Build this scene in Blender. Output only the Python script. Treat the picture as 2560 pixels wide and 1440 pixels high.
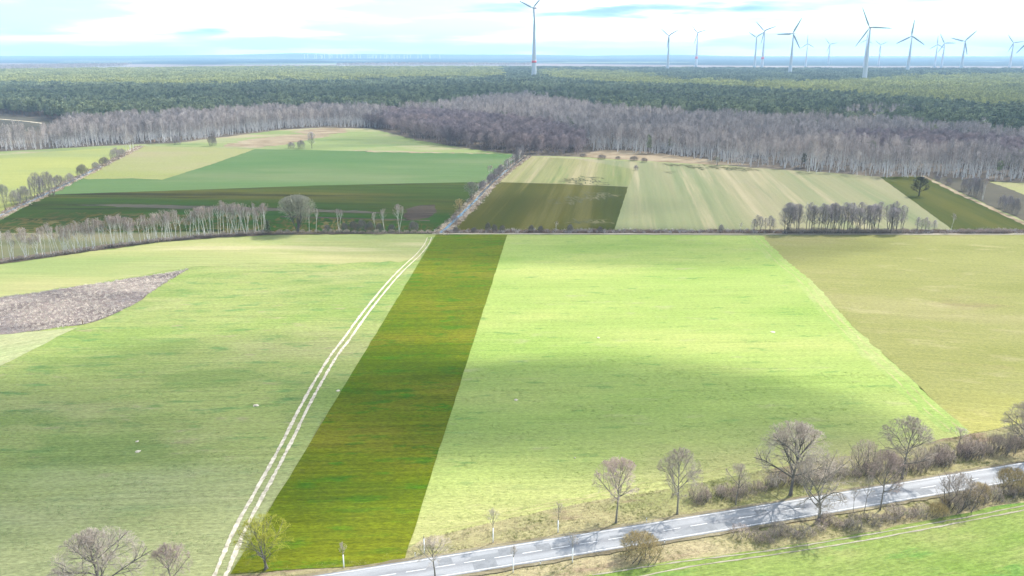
import bpy, bmesh, math, random
import numpy as np
from collections import defaultdict
from mathutils import Vector
from mathutils.geometry import tessellate_polygon

for o in list(bpy.data.objects):
    bpy.data.objects.remove(o)
S = bpy.context.scene
COL = S.collection
PI = math.pi
rad = math.radians

# ------------------------------------------------------------------ camera, sky, sun, exposure
CAM_H, FPX = 85.0, 2000.0
PITCH = math.atan(590 / FPX)
cam = bpy.data.cameras.new('camera')
cam.sensor_width = 36
cam.lens = 36 * FPX / 2560
cam.clip_start, cam.clip_end = 1.0, 90000
cam_o = bpy.data.objects.new('camera', cam)
COL.objects.link(cam_o)
cam_o.location = (0, 0, CAM_H)
cam_o.rotation_euler = (PI / 2 - PITCH, 0, 0)
S.camera = cam_o

SUN_AZ, SUN_EL = rad(49), rad(44)          # azimuth from +Y (view direction) towards +X
w = bpy.data.worlds.new('World')
S.world = w
w.use_nodes = True
wn, wl = w.node_tree.nodes, w.node_tree.links
wn.clear()


def wnode(t, **k):
    n = wn.new(t)
    for a, b in k.items():
        setattr(n, a, b)
    return n


def wmath(op, a, b=None):
    n = wn.new('ShaderNodeMath')
    n.operation = op
    for i, v in enumerate((a, b)):
        if v is None:
            continue
        if isinstance(v, (int, float)):
            n.inputs[i].default_value = v
        else:
            wl.new(v, n.inputs[i])
    return n.outputs[0]


sky = wnode('ShaderNodeTexSky', sky_type='NISHITA', sun_disc=False)
sky.sun_elevation, sky.sun_rotation = SUN_EL, SUN_AZ
sky.air_density, sky.dust_density, sky.ozone_density = 1.0, 0.6, 2.0
tc = wnode('ShaderNodeTexCoord')
sep = wnode('ShaderNodeSeparateXYZ')
wl.new(tc.outputs['Generated'], sep.inputs[0])
zz = wmath('ADD', wmath('MAXIMUM', sep.outputs[2], 0.0), 0.075)
px_ = wmath('DIVIDE', sep.outputs[0], zz)
py_ = wmath('DIVIDE', sep.outputs[1], zz)
cmb = wnode('ShaderNodeCombineXYZ')
wl.new(px_, cmb.inputs[0])
wl.new(py_, cmb.inputs[1])


def wnoise(scale, detail, rough, off):
    mp = wnode('ShaderNodeMapping')
    mp.inputs['Location'].default_value = off
    wl.new(cmb.outputs[0], mp.inputs[0])
    n = wnode('ShaderNodeTexNoise')
    n.inputs['Scale'].default_value = scale
    n.inputs['Detail'].default_value = detail
    n.inputs['Roughness'].default_value = rough
    wl.new(mp.outputs[0], n.inputs['Vector'])
    return n.outputs['Fac']


def wramp(fac, a, b):
    m = wnode('ShaderNodeMapRange', interpolation_type='SMOOTHSTEP')
    wl.new(fac, m.inputs[0])
    m.inputs[1].default_value, m.inputs[2].default_value = a, b
    return m.outputs[0]


cloud_mask = wramp(wnoise(0.33, 6, 0.55, (3.1, 1.7, 0)), 0.43, 0.60)
grey_mask = wramp(wnoise(0.45, 5, 0.5, (9.3, 4.2, 0)), 0.50, 0.66)
ccol = wnode('ShaderNodeMix', data_type='RGBA')
ccol.inputs[6].default_value = (7.6, 7.9, 8.1, 1)
ccol.inputs[7].default_value = (1.1, 1.9, 2.3, 1)
wl.new(grey_mask, ccol.inputs[0])
smul = wnode('ShaderNodeMix', data_type='RGBA', blend_type='MULTIPLY')
smul.inputs[0].default_value = 1
smul.inputs[7].default_value = (0.46, 0.62, 0.64, 1)
wl.new(sky.outputs[0], smul.inputs[6])
smix = wnode('ShaderNodeMix', data_type='RGBA')
wl.new(cloud_mask, smix.inputs[0])
wl.new(smul.outputs[2], smix.inputs[6])
wl.new(ccol.outputs[2], smix.inputs[7])
bg = wnode('ShaderNodeBackground')
bg.inputs[1].default_value = 0.145
wl.new(smix.outputs[2], bg.inputs[0])
wo = wnode('ShaderNodeOutputWorld')
wl.new(bg.outputs[0], wo.inputs[0])

sun = bpy.data.lights.new('sun', 'SUN')
sun.energy = 3.8
sun.angle = rad(0.5)
sun.color = (1.0, 0.96, 0.88)
sun_o = bpy.data.objects.new('sun', sun)
COL.objects.link(sun_o)
SUN_DIR = Vector((math.sin(SUN_AZ) * math.cos(SUN_EL), math.cos(SUN_AZ) * math.cos(SUN_EL), math.sin(SUN_EL)))
sun_o.rotation_euler = SUN_DIR.to_track_quat('Z', 'Y').to_euler()
sun_o.location = (0, 0, 400)

S.view_settings.view_transform = 'Standard'
S.view_settings.look = 'None'
S.view_settings.exposure = 1.45
S.view_settings.gamma = 1
S.view_settings.use_curve_mapping = False
S.render.engine = 'CYCLES'
S.cycles.use_denoising = True
S.cycles.max_bounces = 5
S.cycles.diffuse_bounces = 2
S.cycles.volume_bounces = 0
S.cycles.transparent_max_bounces = 32


# ------------------------------------------------------------------ surveying: photograph pixel -> point on the ground
CP, SP = math.cos(PITCH), math.sin(PITCH)


def U(x, y, z=0.0):
    a, b = (x - 1280) / FPX, -(y - 720) / FPX
    t = (z - CAM_H) / (-SP + b * CP)
    return (t * a, t * (CP + b * SP))


def height(bx, by, ty):
    X, Y = U(bx, by)
    b = -(ty - 720) / FPX
    return CAM_H + Y / (CP + b * SP) * (-SP + b * CP)


def ppm(bx, by):
    """photograph pixels per metre at a ground point"""
    X, Y = U(bx, by)
    return FPX / (Y * CP + CAM_H * SP)


def to_px(P):
    P = np.asarray(P, float)
    dz = P[:, 2] - CAM_H if P.shape[1] > 2 else np.full(len(P), -CAM_H)
    d = P[:, 1] * CP - dz * SP
    v = P[:, 1] * SP + dz * CP
    return np.stack([1280 + FPX * P[:, 0] / d, 720 - FPX * v / d], 1)


def in_poly(q, poly):
    x, y = q[:, 0], q[:, 1]
    ins = np.zeros(len(q), bool)
    n = len(poly)
    for i in range(n):
        x0, y0 = poly[i]
        x1, y1 = poly[(i + 1) % n]
        c = ((y0 > y) != (y1 > y)) & (x < (x1 - x0) * (y - y0) / ((y1 - y0) or 1e-9) + x0)
        ins ^= c
    return ins


# ------------------------------------------------------------------ materials
class NT:
    def __init__(s, name, rough=0.9, spec=0.2):
        s.m = bpy.data.materials.new(name)
        s.m.use_nodes = True
        s.n, s.l = s.m.node_tree.nodes, s.m.node_tree.links
        s.b = s.n['Principled BSDF']
        s.b.inputs['Roughness'].default_value = rough
        s.b.inputs['Specular IOR Level'].default_value = spec
        s.pos = s.n.new('ShaderNodeNewGeometry').outputs['Position']

    def set(s, node, i, v):
        if hasattr(v, 'is_linked'):
            s.l.new(v, node.inputs[i])
        elif isinstance(v, (tuple, list)) and len(v) == 3 and node.inputs[i].type == 'RGBA':
            node.inputs[i].default_value = (*v, 1)
        else:
            node.inputs[i].default_value = v

    def map(s, vec=None, scale=(1, 1, 1), rot=0.0, loc=(0, 0, 0)):
        n = s.n.new('ShaderNodeMapping')
        s.set(n, 0, vec or s.pos)
        r = s.n.new('ShaderNodeMapping')
        r.inputs['Rotation'].default_value = (0, 0, -rot)
        s.set(r, 0, vec or s.pos)
        s.l.new(r.outputs[0], n.inputs[0])
        n.inputs['Scale'].default_value = scale
        n.inputs['Location'].default_value = loc
        return n.outputs[0]

    def noise(s, vec, scale=1.0, detail=3.0, rough=0.55):
        n = s.n.new('ShaderNodeTexNoise')
        s.set(n, 'Vector', vec)
        n.inputs['Scale'].default_value = scale
        n.inputs['Detail'].default_value = detail
        n.inputs['Roughness'].default_value = rough
        return n.outputs['Fac']

    def rng(s, f, a, b, lo=0.0, hi=1.0, smooth=True):
        n = s.n.new('ShaderNodeMapRange')
        n.interpolation_type = 'SMOOTHSTEP' if smooth else 'LINEAR'
        s.set(n, 0, f)
        n.inputs[1].default_value, n.inputs[2].default_value = a, b
        n.inputs[3].default_value, n.inputs[4].default_value = lo, hi
        return n.outputs[0]

    def mix(s, f, a, b, mode='MIX'):
        n = s.n.new('ShaderNodeMix')
        n.data_type, n.blend_type = 'RGBA', mode
        s.set(n, 0, f)
        s.set(n, 6, a)
        s.set(n, 7, b)
        return n.outputs[2]

    def math(s, op, a, b=0.0):
        n = s.n.new('ShaderNodeMath')
        n.operation = op
        s.set(n, 0, a)
        s.set(n, 1, b)
        return n.outputs[0]

    def scale(s, col, f):
        n = s.n.new('ShaderNodeVectorMath')
        n.operation = 'SCALE'
        s.set(n, 0, col)
        s.set(n, 'Scale', f)
        return n.outputs[0]

    def out(s, col):
        s.set(s.b, 'Base Color', col)
        return s.m

    def bump(s, f, strength=0.3, dist=0.2):
        n = s.n.new('ShaderNodeBump')
        n.inputs['Strength'].default_value = strength
        n.inputs['Distance'].default_value = dist
        s.set(n, 'Height', f)
        s.l.new(n.outputs[0], s.b.inputs['Normal'])


def field_mat(name, lo, mid, hi, big=0.012, stretch=(0.45, 1, 1), rot=0.0, streak=0.2, streak_w=0.9, grain=0.34, patches=(), loc=(0, 0, 0), grain_scale=2.2, bump=0.5, streak_len=0.018, dry=None, along=False):
    """young crop or meadow: large mottling, drilled streaks, patches, fine grain"""
    t = NT(name, 0.95, 0.05)
    v = t.map(None, stretch, rot, loc)
    n1 = t.noise(v, big, 5, 0.6)
    c = t.mix(t.rng(n1, 0.36, 0.52), lo, mid)
    c = t.mix(t.rng(n1, 0.50, 0.66), c, hi)
    for k, (col, sc, a, b, st, am) in enumerate(patches):
        vv = t.map(None, st, rot, (loc[0] + 17.3 * (k + 1), loc[1] - 9.1 * (k + 1), 3.7 * k))
        m = t.rng(t.noise(vv, sc, 5, 0.62), a, b, 0, am)
        c = t.mix(m, c, col)
    vs = t.map(None, (streak_w, streak_len, 1) if along else (streak_len, streak_w, 1), rot)
    s1 = t.noise(vs, 1.0, 4, 0.7)
    f = t.rng(s1, 0.25, 0.75, 1 - streak, 1 + streak, False)
    vg = t.map(None, (0.4, 1, 1), rot)
    if dry:
        sx = t.n.new('ShaderNodeSeparateXYZ')
        t.l.new(t.pos, sx.inputs[0])
        e = t.math('ADD', t.math('SUBTRACT', sx.outputs[1], t.math('MULTIPLY', sx.outputs[0], 0.27)), t.rng(n1, 0.3, 0.7, -25, 25, False))
        c = t.mix(t.rng(e, dry[1], dry[2], 0.85, 0.0), c, dry[0])
    g = t.noise(vg, grain_scale, 5, 0.75)
    f2 = t.rng(g, 0.28, 0.72, 1 - grain, 1 + grain, False)
    c = t.scale(c, t.math('MULTIPLY', f, f2))
    t.bump(g, bump, 0.35)
    return t.out(c)


def plain_mat(name, col, rough=0.85, spec=0.2, var=0.15, sc=2.0, inst=0.0, sss=None):
    t = NT(name, rough, spec)
    f = t.rng(t.noise(t.pos, sc, 4, 0.6), 0.3, 0.7, 1 - var, 1 + var, False)
    if inst:
        r = t.n.new('ShaderNodeObjectInfo').outputs['Random']
        f = t.math('MULTIPLY', f, t.rng(r, 0, 1, 1 - inst, 1 + inst, False))
    c = t.scale(t.mix(0.0, col, col), f)
    return t.out(c)


def leaf_mat(name, c1, c2, inst=0.2, patch=0.004):
    t = NT(name, 0.9, 0.1)
    r = t.n.new('ShaderNodeObjectInfo').outputs['Random']
    n = t.noise(t.pos, patch, 3, 0.6)
    f = t.math('ADD', t.math('MULTIPLY', t.rng(n, 0.35, 0.65), 0.6), t.math('MULTIPLY', r, 0.4))
    c = t.mix(f, c1, c2)
    n2 = t.noise(t.pos, 0.35, 3, 0.6)
    c = t.scale(c, t.math('MULTIPLY', t.rng(r, 0, 1, 1 - inst, 1 + inst, False), t.rng(n2, 0.3, 0.7, 0.7, 1.3, False)))
    return t.out(c)


M = {}
TW = lambda name, col, inst=0.15: plain_mat(name, col, 0.9, 0.1, 0.2, 0.6, inst)
M['bark_grey'] = TW('bark_grey', (0.17, 0.155, 0.13))
M['bark_dark'] = TW('bark_dark', (0.12, 0.11, 0.10))
M['twig_brown'] = TW('twig_brown', (0.41, 0.345, 0.285))
M['twig_red'] = TW('twig_red', (0.40, 0.31, 0.27))
M['twig_yellow'] = TW('twig_yellow', (0.34, 0.33, 0.05))
M['twig_ochre'] = TW('twig_ochre', (0.36, 0.28, 0.13))
M['twig_shrub'] = TW('twig_shrub', (0.38, 0.31, 0.255))
M['twig_dark'] = TW('twig_dark', (0.055, 0.05, 0.045))
M['twig_lilac'] = TW('twig_lilac', (0.135, 0.118, 0.128))
M['twig_alder'] = TW('twig_alder', (0.35, 0.305, 0.305))
M['twig_willow'] = TW('twig_willow', (0.30, 0.29, 0.22))
M['twig_birch'] = TW('twig_birch', (0.30, 0.24, 0.21))
M['straw'] = TW('straw', (0.58, 0.51, 0.44), 0.3)
M['straw_grey'] = TW('straw_grey', (0.40, 0.36, 0.34), 0.25)
M['reed_brown'] = TW('reed_brown', (0.23, 0.16, 0.12), 0.25)
M['grass_blade'] = TW('grass_blade', (0.17, 0.19, 0.06), 0.35)
M['dry_grass'] = TW('dry_grass', (0.36, 0.31, 0.19), 0.3)
M['leaf_litter'] = TW('leaf_litter', (0.22, 0.15, 0.10), 0.3)
M['white_wrap'] = plain_mat('white_wrap', (0.8, 0.79, 0.77), 0.7, 0.2, 0.05)
M['turbine_white'] = plain_mat('turbine_white', (0.40, 0.43, 0.46), 0.5, 0.4, 0.03, 0.02)
M['turbine_grey'] = plain_mat('turbine_grey', (0.22, 0.24, 0.26), 0.5, 0.4, 0.03, 0.02)
M['turbine_red'] = plain_mat('turbine_red', (0.62, 0.06, 0.06), 0.5, 0.4, 0.03, 0.02)
M['post_black'] = plain_mat('post_black', (0.03, 0.03, 0.03), 0.6)
M['wood_old'] = plain_mat('wood_old', (0.18, 0.12, 0.08), 0.9)
M['pine_bark'] = TW('pine_bark', (0.16, 0.10, 0.075))
M['needles_dark'] = leaf_mat('needles_dark', (0.115, 0.142, 0.085), (0.18, 0.20, 0.105), 0.42, 0.008)
M['twig_thicket'] = leaf_mat('twig_thicket', (0.22, 0.185, 0.20), (0.30, 0.24, 0.225), 0.25, 0.015)
M['twig_wood'] = leaf_mat('twig_wood', (0.28, 0.25, 0.24), (0.37, 0.315, 0.28), 0.34, 0.012)
M['twig_scrub'] = TW('twig_scrub', (0.15, 0.13, 0.12))
M['twig_bush'] = TW('twig_bush', (0.26, 0.225, 0.225))
M['needles_sunlit'] = leaf_mat('needles_sunlit', (0.26, 0.275, 0.10), (0.35, 0.345, 0.11), 0.25)  # needle colour paled and yellowed to carry the sun on these bands
M['sand'] = plain_mat('sand', (0.42, 0.37, 0.285), 0.95, 0.05, 0.4, 0.9)


def birch_bark(col):
    t = NT('birch_bark', 0.8, 0.2)
    n = t.noise(t.map(None, (1, 1, 2.2)), 1.6, 3, 0.6)
    c = t.mix(t.rng(n, 0.56, 0.66), col, (0.10, 0.09, 0.085))
    return t.out(c)


M['birch_bark'] = birch_bark((0.66, 0.64, 0.61))
M['birch_bark_grey'] = birch_bark((0.62, 0.60, 0.585))


# ------------------------------------------------------------------ object helpers
def put(o, parent=None, label=None, cat=None, group=None, kind=None):
    COL.objects.link(o)
    if parent is not None:
        o.parent = parent
    for k, v in (('label', label), ('category', cat), ('group', group), ('kind', kind)):
        if v:
            o[k] = v
    return o


def make_mesh(name, verts, faces, mats, smooth=False, fmat=None):
    me = bpy.data.meshes.new(name)
    if isinstance(verts, np.ndarray):
        verts = verts.tolist()
    if isinstance(faces, np.ndarray):
        faces = faces.tolist()
    me.from_pydata(verts, [], faces)
    for m in (mats if isinstance(mats, (list, tuple)) else [mats]):
        me.materials.append(m)
    if fmat is not None:
        me.polygons.foreach_set('material_index', fmat)
    if smooth:
        me.polygons.foreach_set('use_smooth', [True] * len(me.polygons))
    me.update()
    return me


def mesh_obj(name, verts, faces, mat, parent=None, smooth=False, **k):
    return put(bpy.data.objects.new(name, make_mesh(name, verts, faces, mat, smooth)), parent, **k)


def empty(name, loc, label=None, cat=None, group=None, kind=None, rz=0.0, sc=(1, 1, 1)):
    o = bpy.data.objects.new(name, None)
    o.location, o.rotation_euler, o.scale = loc, (0, 0, rz), sc
    o.empty_display_size = 0.5
    return put(o, None, label, cat, group, kind)


def part(name, me, parent, loc=(0, 0, 0), rot=(0, 0, 0), **k):
    o = bpy.data.objects.new(name, me)
    o.location, o.rotation_euler = loc, rot
    return put(o, parent, **k)


def outline(px_pts, jit=0.35, step=4.0, seed=0, curve=False):
    """photograph outline -> ragged outline on the ground"""
    r = random.Random(seed)
    P = [U(*q) for q in px_pts]
    out = []
    for i in range(len(P)):
        a, b = P[i], P[(i + 1) % len(P)]
        L = math.hypot(b[0] - a[0], b[1] - a[1])
        n = max(1, min(90, int(L / step)))
        nx, ny = -(b[1] - a[1]) / (L or 1), (b[0] - a[0]) / (L or 1)
        for k in range(n):
            t = k / n
            j = r.gauss(0, jit) if k else 0
            out.append((a[0] + (b[0] - a[0]) * t + nx * j, a[1] + (b[1] - a[1]) * t + ny * j))
    return out


def sheet(name, px_pts, z, mat, label=None, cat=None, jit=0.35, step=4.0, parent=None, seed=0, kind='structure'):
    P = outline(px_pts, jit, step, seed)
    V = [Vector((x, y, z)) for x, y in P]
    F = tessellate_polygon([V])
    F = [f if (V[f[1]] - V[f[0]]).cross(V[f[2]] - V[f[0]]).z > 0 else f[::-1] for f in F]
    return mesh_obj(name, [tuple(v) for v in V], F, mat, parent, label=label, cat=cat, kind=kind)


def strip(name, centre, width, z, mat, parent=None, jit=0.0, seed=0, uv=False, **k):
    """ribbon on the ground along a polyline of ground points"""
    r = random.Random(seed)
    C = [Vector(c) for c in centre]
    V, F = [], []
    for i, c in enumerate(C):
        d = (C[min(i + 1, len(C) - 1)] - C[max(i - 1, 0)]).normalized()
        nrm = Vector((-d.y, d.x))
        w_ = width(i / (len(C) - 1)) if callable(width) else width
        for s in (-0.5, 0.5):
            q = c + nrm * (w_ * s + r.gauss(0, jit))
            V.append((q.x, q.y, z))
        if i:
            F.append((2 * i - 2, 2 * i - 1, 2 * i + 1, 2 * i))
    F = [f[::-1] for f in F]
    o = mesh_obj(name, V, F, mat, parent, **k)
    if uv:
        ul = o.data.uv_layers.new(name='along')
        for p in o.data.polygons:
            for li, vi in zip(p.loop_indices, p.vertices):
                ul.data[li].uv = (vi // 2, vi % 2)
    return o


def resample(P, step):
    P = [np.array(p, float) for p in P]
    # Catmull-Rom through the survey points, then even spacing
    Q = []
    for i in range(len(P) - 1):
        p0, p1, p2, p3 = P[max(i - 1, 0)], P[i], P[i + 1], P[min(i + 2, len(P) - 1)]
        for t in np.linspace(0, 1, 24, endpoint=False):
            Q.append(0.5 * (2 * p1 + (p2 - p0) * t + (2 * p0 - 5 * p1 + 4 * p2 - p3) * t * t + (3 * p1 - p0 - 3 * p2 + p3) * t ** 3))
    Q.append(P[-1])
    Q = np.array(Q)
    s = np.r_[0, np.cumsum(np.linalg.norm(np.diff(Q, axis=0), axis=1))]
    u = np.arange(0, s[-1], step)
    return np.stack([np.interp(u, s, Q[:, 0]), np.interp(u, s, Q[:, 1])], 1)


# ------------------------------------------------------------------ branch tubes
class Tubes:
    def __init__(s):
        s.g = defaultdict(list)

    def add(s, pts, radii, sides):
        s.g[(len(pts), sides)].append((pts, radii))

    def mesh(s):
        V, F, off = [], [], 0
        for (n, k), items in s.g.items():
            P = np.array([i[0] for i in items], float)
            R = np.array([i[1] for i in items], float)
            m = len(items)
            T = np.gradient(P, axis=1)
            T /= np.linalg.norm(T, axis=2, keepdims=True) + 1e-9
            D = P[:, -1] - P[:, 0]
            D /= np.linalg.norm(D, axis=1, keepdims=True) + 1e-9
            ref = np.where((np.abs(D[:, 2]) > 0.8)[:, None], np.array([[1.0, 0, 0]]), np.array([[0, 0, 1.0]]))[:, None, :]
            A = np.cross(T, np.broadcast_to(ref, T.shape))
            A /= np.linalg.norm(A, axis=2, keepdims=True) + 1e-9
            B = np.cross(T, A)
            ang = np.arange(k) * 2 * PI / k
            ring = P[:, :, None, :] + R[:, :, None, None] * (np.cos(ang)[None, None, :, None] * A[:, :, None, :] + np.sin(ang)[None, None, :, None] * B[:, :, None, :])
            V.append(ring.reshape(-1, 3))
            idx = np.arange(m * n * k).reshape(m, n, k) + off
            a = idx[:, :-1, :]
            b = idx[:, 1:, :]
            f = np.stack([a, np.roll(a, -1, 2), np.roll(b, -1, 2), b], -1).reshape(-1, 4)
            F.append(f)
            off += m * n * k
        if not V:
            return np.zeros((0, 3)), np.zeros((0, 4), int)
        return np.concatenate(V), np.concatenate(F)


def unit(v):
    return v / (np.linalg.norm(v) + 1e-9)


def turn(d, ang, az):
    """direction d turned by ang away from itself towards azimuth az"""
    ref = np.array([0, 0, 1.0]) if abs(d[2]) < 0.9 else np.array([1.0, 0, 0])
    a = unit(np.cross(d, ref))
    b = np.cross(d, a)
    return unit(d * math.cos(ang) + (a * math.cos(az) + b * math.sin(az)) * math.sin(ang))


def grow(seed, h=13.0, wd=11.0, clear=0.22, r0=0.2, n=(12, 8, 6, 4), ang=(25, 62), trunk=0.8, wob=0.06, trop=0.10, sides=(7, 4, 3, 3, 3),
         twig_r=0.018, stems=((0, 0),), foot=0.25, thin=0.045, cz=None, ratio=(0.38, 0.62), bushy=0.85, low=0.0):
    """a bare broadleaf tree: trunk and limbs in one mesh, twigs in the other"""
    r = np.random.default_rng(seed)
    wood, twig = Tubes(), Tubes()
    base_z = h * clear * 0.75 - low * h
    c0 = np.array([0, 0, (base_z + h) / 2 if cz is None else cz * h])
    ax = np.array([wd / 2, wd / 2, h - c0[2]])

    def reach(p, d):
        q, e = (p - c0) / ax, d / ax
        A, B, C = e @ e, q @ e, q @ q - 1
        disc = B * B - A * C
        if disc <= 0:
            return 0.25
        return max(0.25, (-B + math.sqrt(disc)) / A)

    def path(p, d, L, k, tr, wb):
        pts = [p]
        st = L / (k - 1)
        for _ in range(k - 1):
            d = unit(d + r.normal(0, wb, 3) + np.array([0, 0, tr]))
            p = p + d * st
            pts.append(p)
        return np.array(pts)

    def at(pts, t):
        x = t * (len(pts) - 1)
        i = min(int(x), len(pts) - 2)
        return pts[i] + (pts[i + 1] - pts[i]) * (x - i), unit(pts[i + 1] - pts[i])

    def branch(p, d, L, rr, lev):
        k = (5, 4, 3, 2)[min(lev - 1, 3)]
        pts = path(p, d, L, k, trop if lev < 3 else trop * 0.5, wob * (1 + 0.6 * lev))
        tip = max(rr * 0.35, twig_r * 0.7)
        (wood if (lev <= 1 and thin < 0.1) or rr > thin else twig).add(pts, np.linspace(rr, tip, k), sides[min(lev, 4)])
        if lev <= len(n) - 1:
            m = max(1, int(round(n[lev] * (0.75 + 0.5 * r.random()))))
            for i in range(m):
                t = 0.22 + 0.78 * (i + r.random()) / m
                q, tg = at(pts, t)
                dd = turn(tg, rad(r.uniform(22, 58)), r.uniform(0, 2 * PI))
                Lc = min(L * r.uniform(*ratio), reach(q, dd) * r.uniform(0.8, 1.04))
                if Lc < 0.12:
                    continue
                branch(q, dd, Lc, max(twig_r, rr * (0.62 - 0.25 * t)), lev + 1)

    golden = 2.39996
    for si, (tilt, az) in enumerate(stems):
        d = turn(np.array([0, 0, 1.0]), rad(tilt), az)
        L = min(h * trunk / max(0.5, d[2]), h * trunk * 1.15)
        p0 = np.array([foot * (tilt / 20) ** .5 * math.cos(az), foot * (tilt / 20) ** .5 * math.sin(az), -0.1]) if len(stems) > 1 else np.array([0, 0, -0.1])
        k = 8
        pts = path(p0, d, L, k, 0.03, wob * 0.5)
        rr = np.linspace(1, 0.16, k) * r0 * (1 if si == 0 else r.uniform(0.6, 1))
        if clear > 0.1:
            rr[0] *= 1.35
        wood.add(pts, rr, sides[0])
        for i in range(n[0]):
            u = (i + r.random() * 0.6) / n[0]
            t = clear / trunk + (1 - clear / trunk) * u ** bushy
            t = min(0.995, max(0.02, t))
            q, tg = at(pts, t)
            a_ = rad(ang[1] + (ang[0] - ang[1]) * u) * r.uniform(0.8, 1.2)
            dd = turn(np.array([0, 0, 1.0]), a_, i * golden + r.uniform(-0.5, 0.5))
            dd = unit(dd + 0.35 * d)
            Lb = reach(q, dd) * r.uniform(0.82, 1.03)
            branch(q, dd, Lb, r0 * (0.52 - 0.3 * u) * (1.0 if len(stems) == 1 else 0.7), 1)
    return wood.mesh(), twig.mesh()


KIT = {}


def tree_kit(key, wood_m, twig_m, hh, ww, **kw):
    (v1, f1), (v2, f2) = grow(h=hh, wd=ww, **kw)
    a = make_mesh(key + '_trunk', v1, f1, wood_m, True)
    b = make_mesh(key + '_crown', v2, f2, twig_m)
    KIT[key] = (a, b, hh, ww)


LOOSE_NAMES = {}


def plant(key, name, loc, hgt, wid, label, cat, group=None, rz=0.0, parts=('trunk', 'crown'), tilt=0.0):
    a, b, hh, ww = KIT[key]
    s = wid / ww
    o = empty(name, (loc[0], loc[1], 0), label, cat, group, None, rz, (s, s, hgt / hh))
    if tilt:
        o.rotation_euler = (0, tilt, rz)
    part(parts[0], a, o)
    part(parts[1], b, o)
    return o


def plant_px(key, name, bx, by, ty, cw, label, cat, group=None, rz=0.0, parts=('trunk', 'crown')):
    return plant(key, name, U(bx, by), height(bx, by, ty), cw / ppm(bx, by), label, cat, group, rz, parts)


# ------------------------------------------------------------------ scatter of uncountable growth (one object of kind stuff)
def scatter(name, pts, scl, rot, vid, meshes, label, cat, kind='stuff'):
    src = bpy.data.collections.new(name + '_kinds')
    for i, me in enumerate(meshes):
        src.objects.link(bpy.data.objects.new('%s_kind_%02d' % (name, i), me))
    me = bpy.data.meshes.new(name)
    n = len(pts)
    me.vertices.add(n)
    P = np.zeros((n, 3), np.float32)
    P[:, :np.asarray(pts).shape[1]] = pts
    me.vertices.foreach_set('co', P.ravel())
    for nm, ty, val in (('scl', 'FLOAT', scl), ('turn', 'FLOAT', rot), ('vid', 'INT', vid)):
        at = me.attributes.new(nm, ty, 'POINT')
        at.data.foreach_set('value', np.asarray(val, np.float32 if ty == 'FLOAT' else np.int32))
    o = put(bpy.data.objects.new(name, me), None, label, cat, None, kind)
    ng = bpy.data.node_groups.new(name + '_nodes', 'GeometryNodeTree')
    ng.interface.new_socket('Geometry', in_out='INPUT', socket_type='NodeSocketGeometry')
    ng.interface.new_socket('Geometry', in_out='OUTPUT', socket_type='NodeSocketGeometry')
    N, L = ng.nodes, ng.links
    gi, go = N.new('NodeGroupInput'), N.new('NodeGroupOutput')
    iop = N.new('GeometryNodeInstanceOnPoints')
    ci = N.new('GeometryNodeCollectionInfo')
    ci.inputs['Collection'].default_value = src
    ci.inputs['Separate Children'].default_value = True
    ci.inputs['Reset Children'].default_value = True

    def attr(nm, dt):
        a = N.new('GeometryNodeInputNamedAttribute')
        a.data_type = dt
        a.inputs['Name'].default_value = nm
        return next(q for q in a.outputs if q.enabled and q.name == 'Attribute')
    L.new(gi.outputs[0], iop.inputs['Points'])
    L.new(ci.outputs[0], iop.inputs['Instance'])
    iop.inputs['Pick Instance'].default_value = True
    L.new(attr('vid', 'INT'), iop.inputs['Instance Index'])
    cx = N.new('ShaderNodeCombineXYZ')
    L.new(attr('turn', 'FLOAT'), cx.inputs[2])
    L.new(cx.outputs[0], iop.inputs['Rotation'])
    L.new(attr('scl', 'FLOAT'), iop.inputs['Scale'])
    L.new(iop.outputs[0], go.inputs[0])
    md = o.modifiers.new('scatter', 'NODES')
    md.node_group = ng
    return o


RNG = np.random.default_rng(7)


def sample_px(poly, density, jitter_edge=6.0, rng=RNG, holes=()):
    """random ground points inside a photograph polygon; density per square metre"""
    Q = np.array([U(*p) for p in poly])
    lo, hi = Q.min(0), Q.max(0)
    n = int((hi[0] - lo[0]) * (hi[1] - lo[1]) * density)
    P = rng.uniform(lo, hi, (n, 2))
    q = to_px(P + rng.normal(0, jitter_edge, P.shape))
    k = in_poly(q, poly)
    for h in holes:
        k &= ~in_poly(q, h)
    return P[k]


def scatter_simple(name, P, smin, smax, meshes, label, cat, rng=RNG):
    n = len(P)
    return scatter(name, P, rng.uniform(smin, smax, n), rng.uniform(0, 2 * PI, n), rng.integers(0, len(meshes), n), meshes, label, cat)

# ------------------------------------------------------------------ ground, fields, road
def alb(r, g, b, k=1.0):
    """albedo of a surface, given the tone it shows in full daylight"""
    f = lambda c: ((c / 255 + 0.055) / 1.055) ** 2.4 if c > 10 else c / 255 / 12.92
    return tuple(min(0.8, f(c) * k / 2.7) for c in (r, g, b))


def plain_far():
    t = NT('far_plain', 0.95, 0.05)
    n = t.noise(t.map(None, (0.0004, 0.0011, 1)), 1.0, 5, 0.6)
    c = t.mix(t.rng(n, 0.57, 0.63), (0.016, 0.026, 0.022), (0.20, 0.23, 0.14))
    n2 = t.noise(t.map(None, (0.004, 0.004, 1)), 1.0, 4, 0.6)
    c = t.scale(c, t.rng(n2, 0.3, 0.7, 0.7, 1.3, False))
    return t.out(c)


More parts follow.
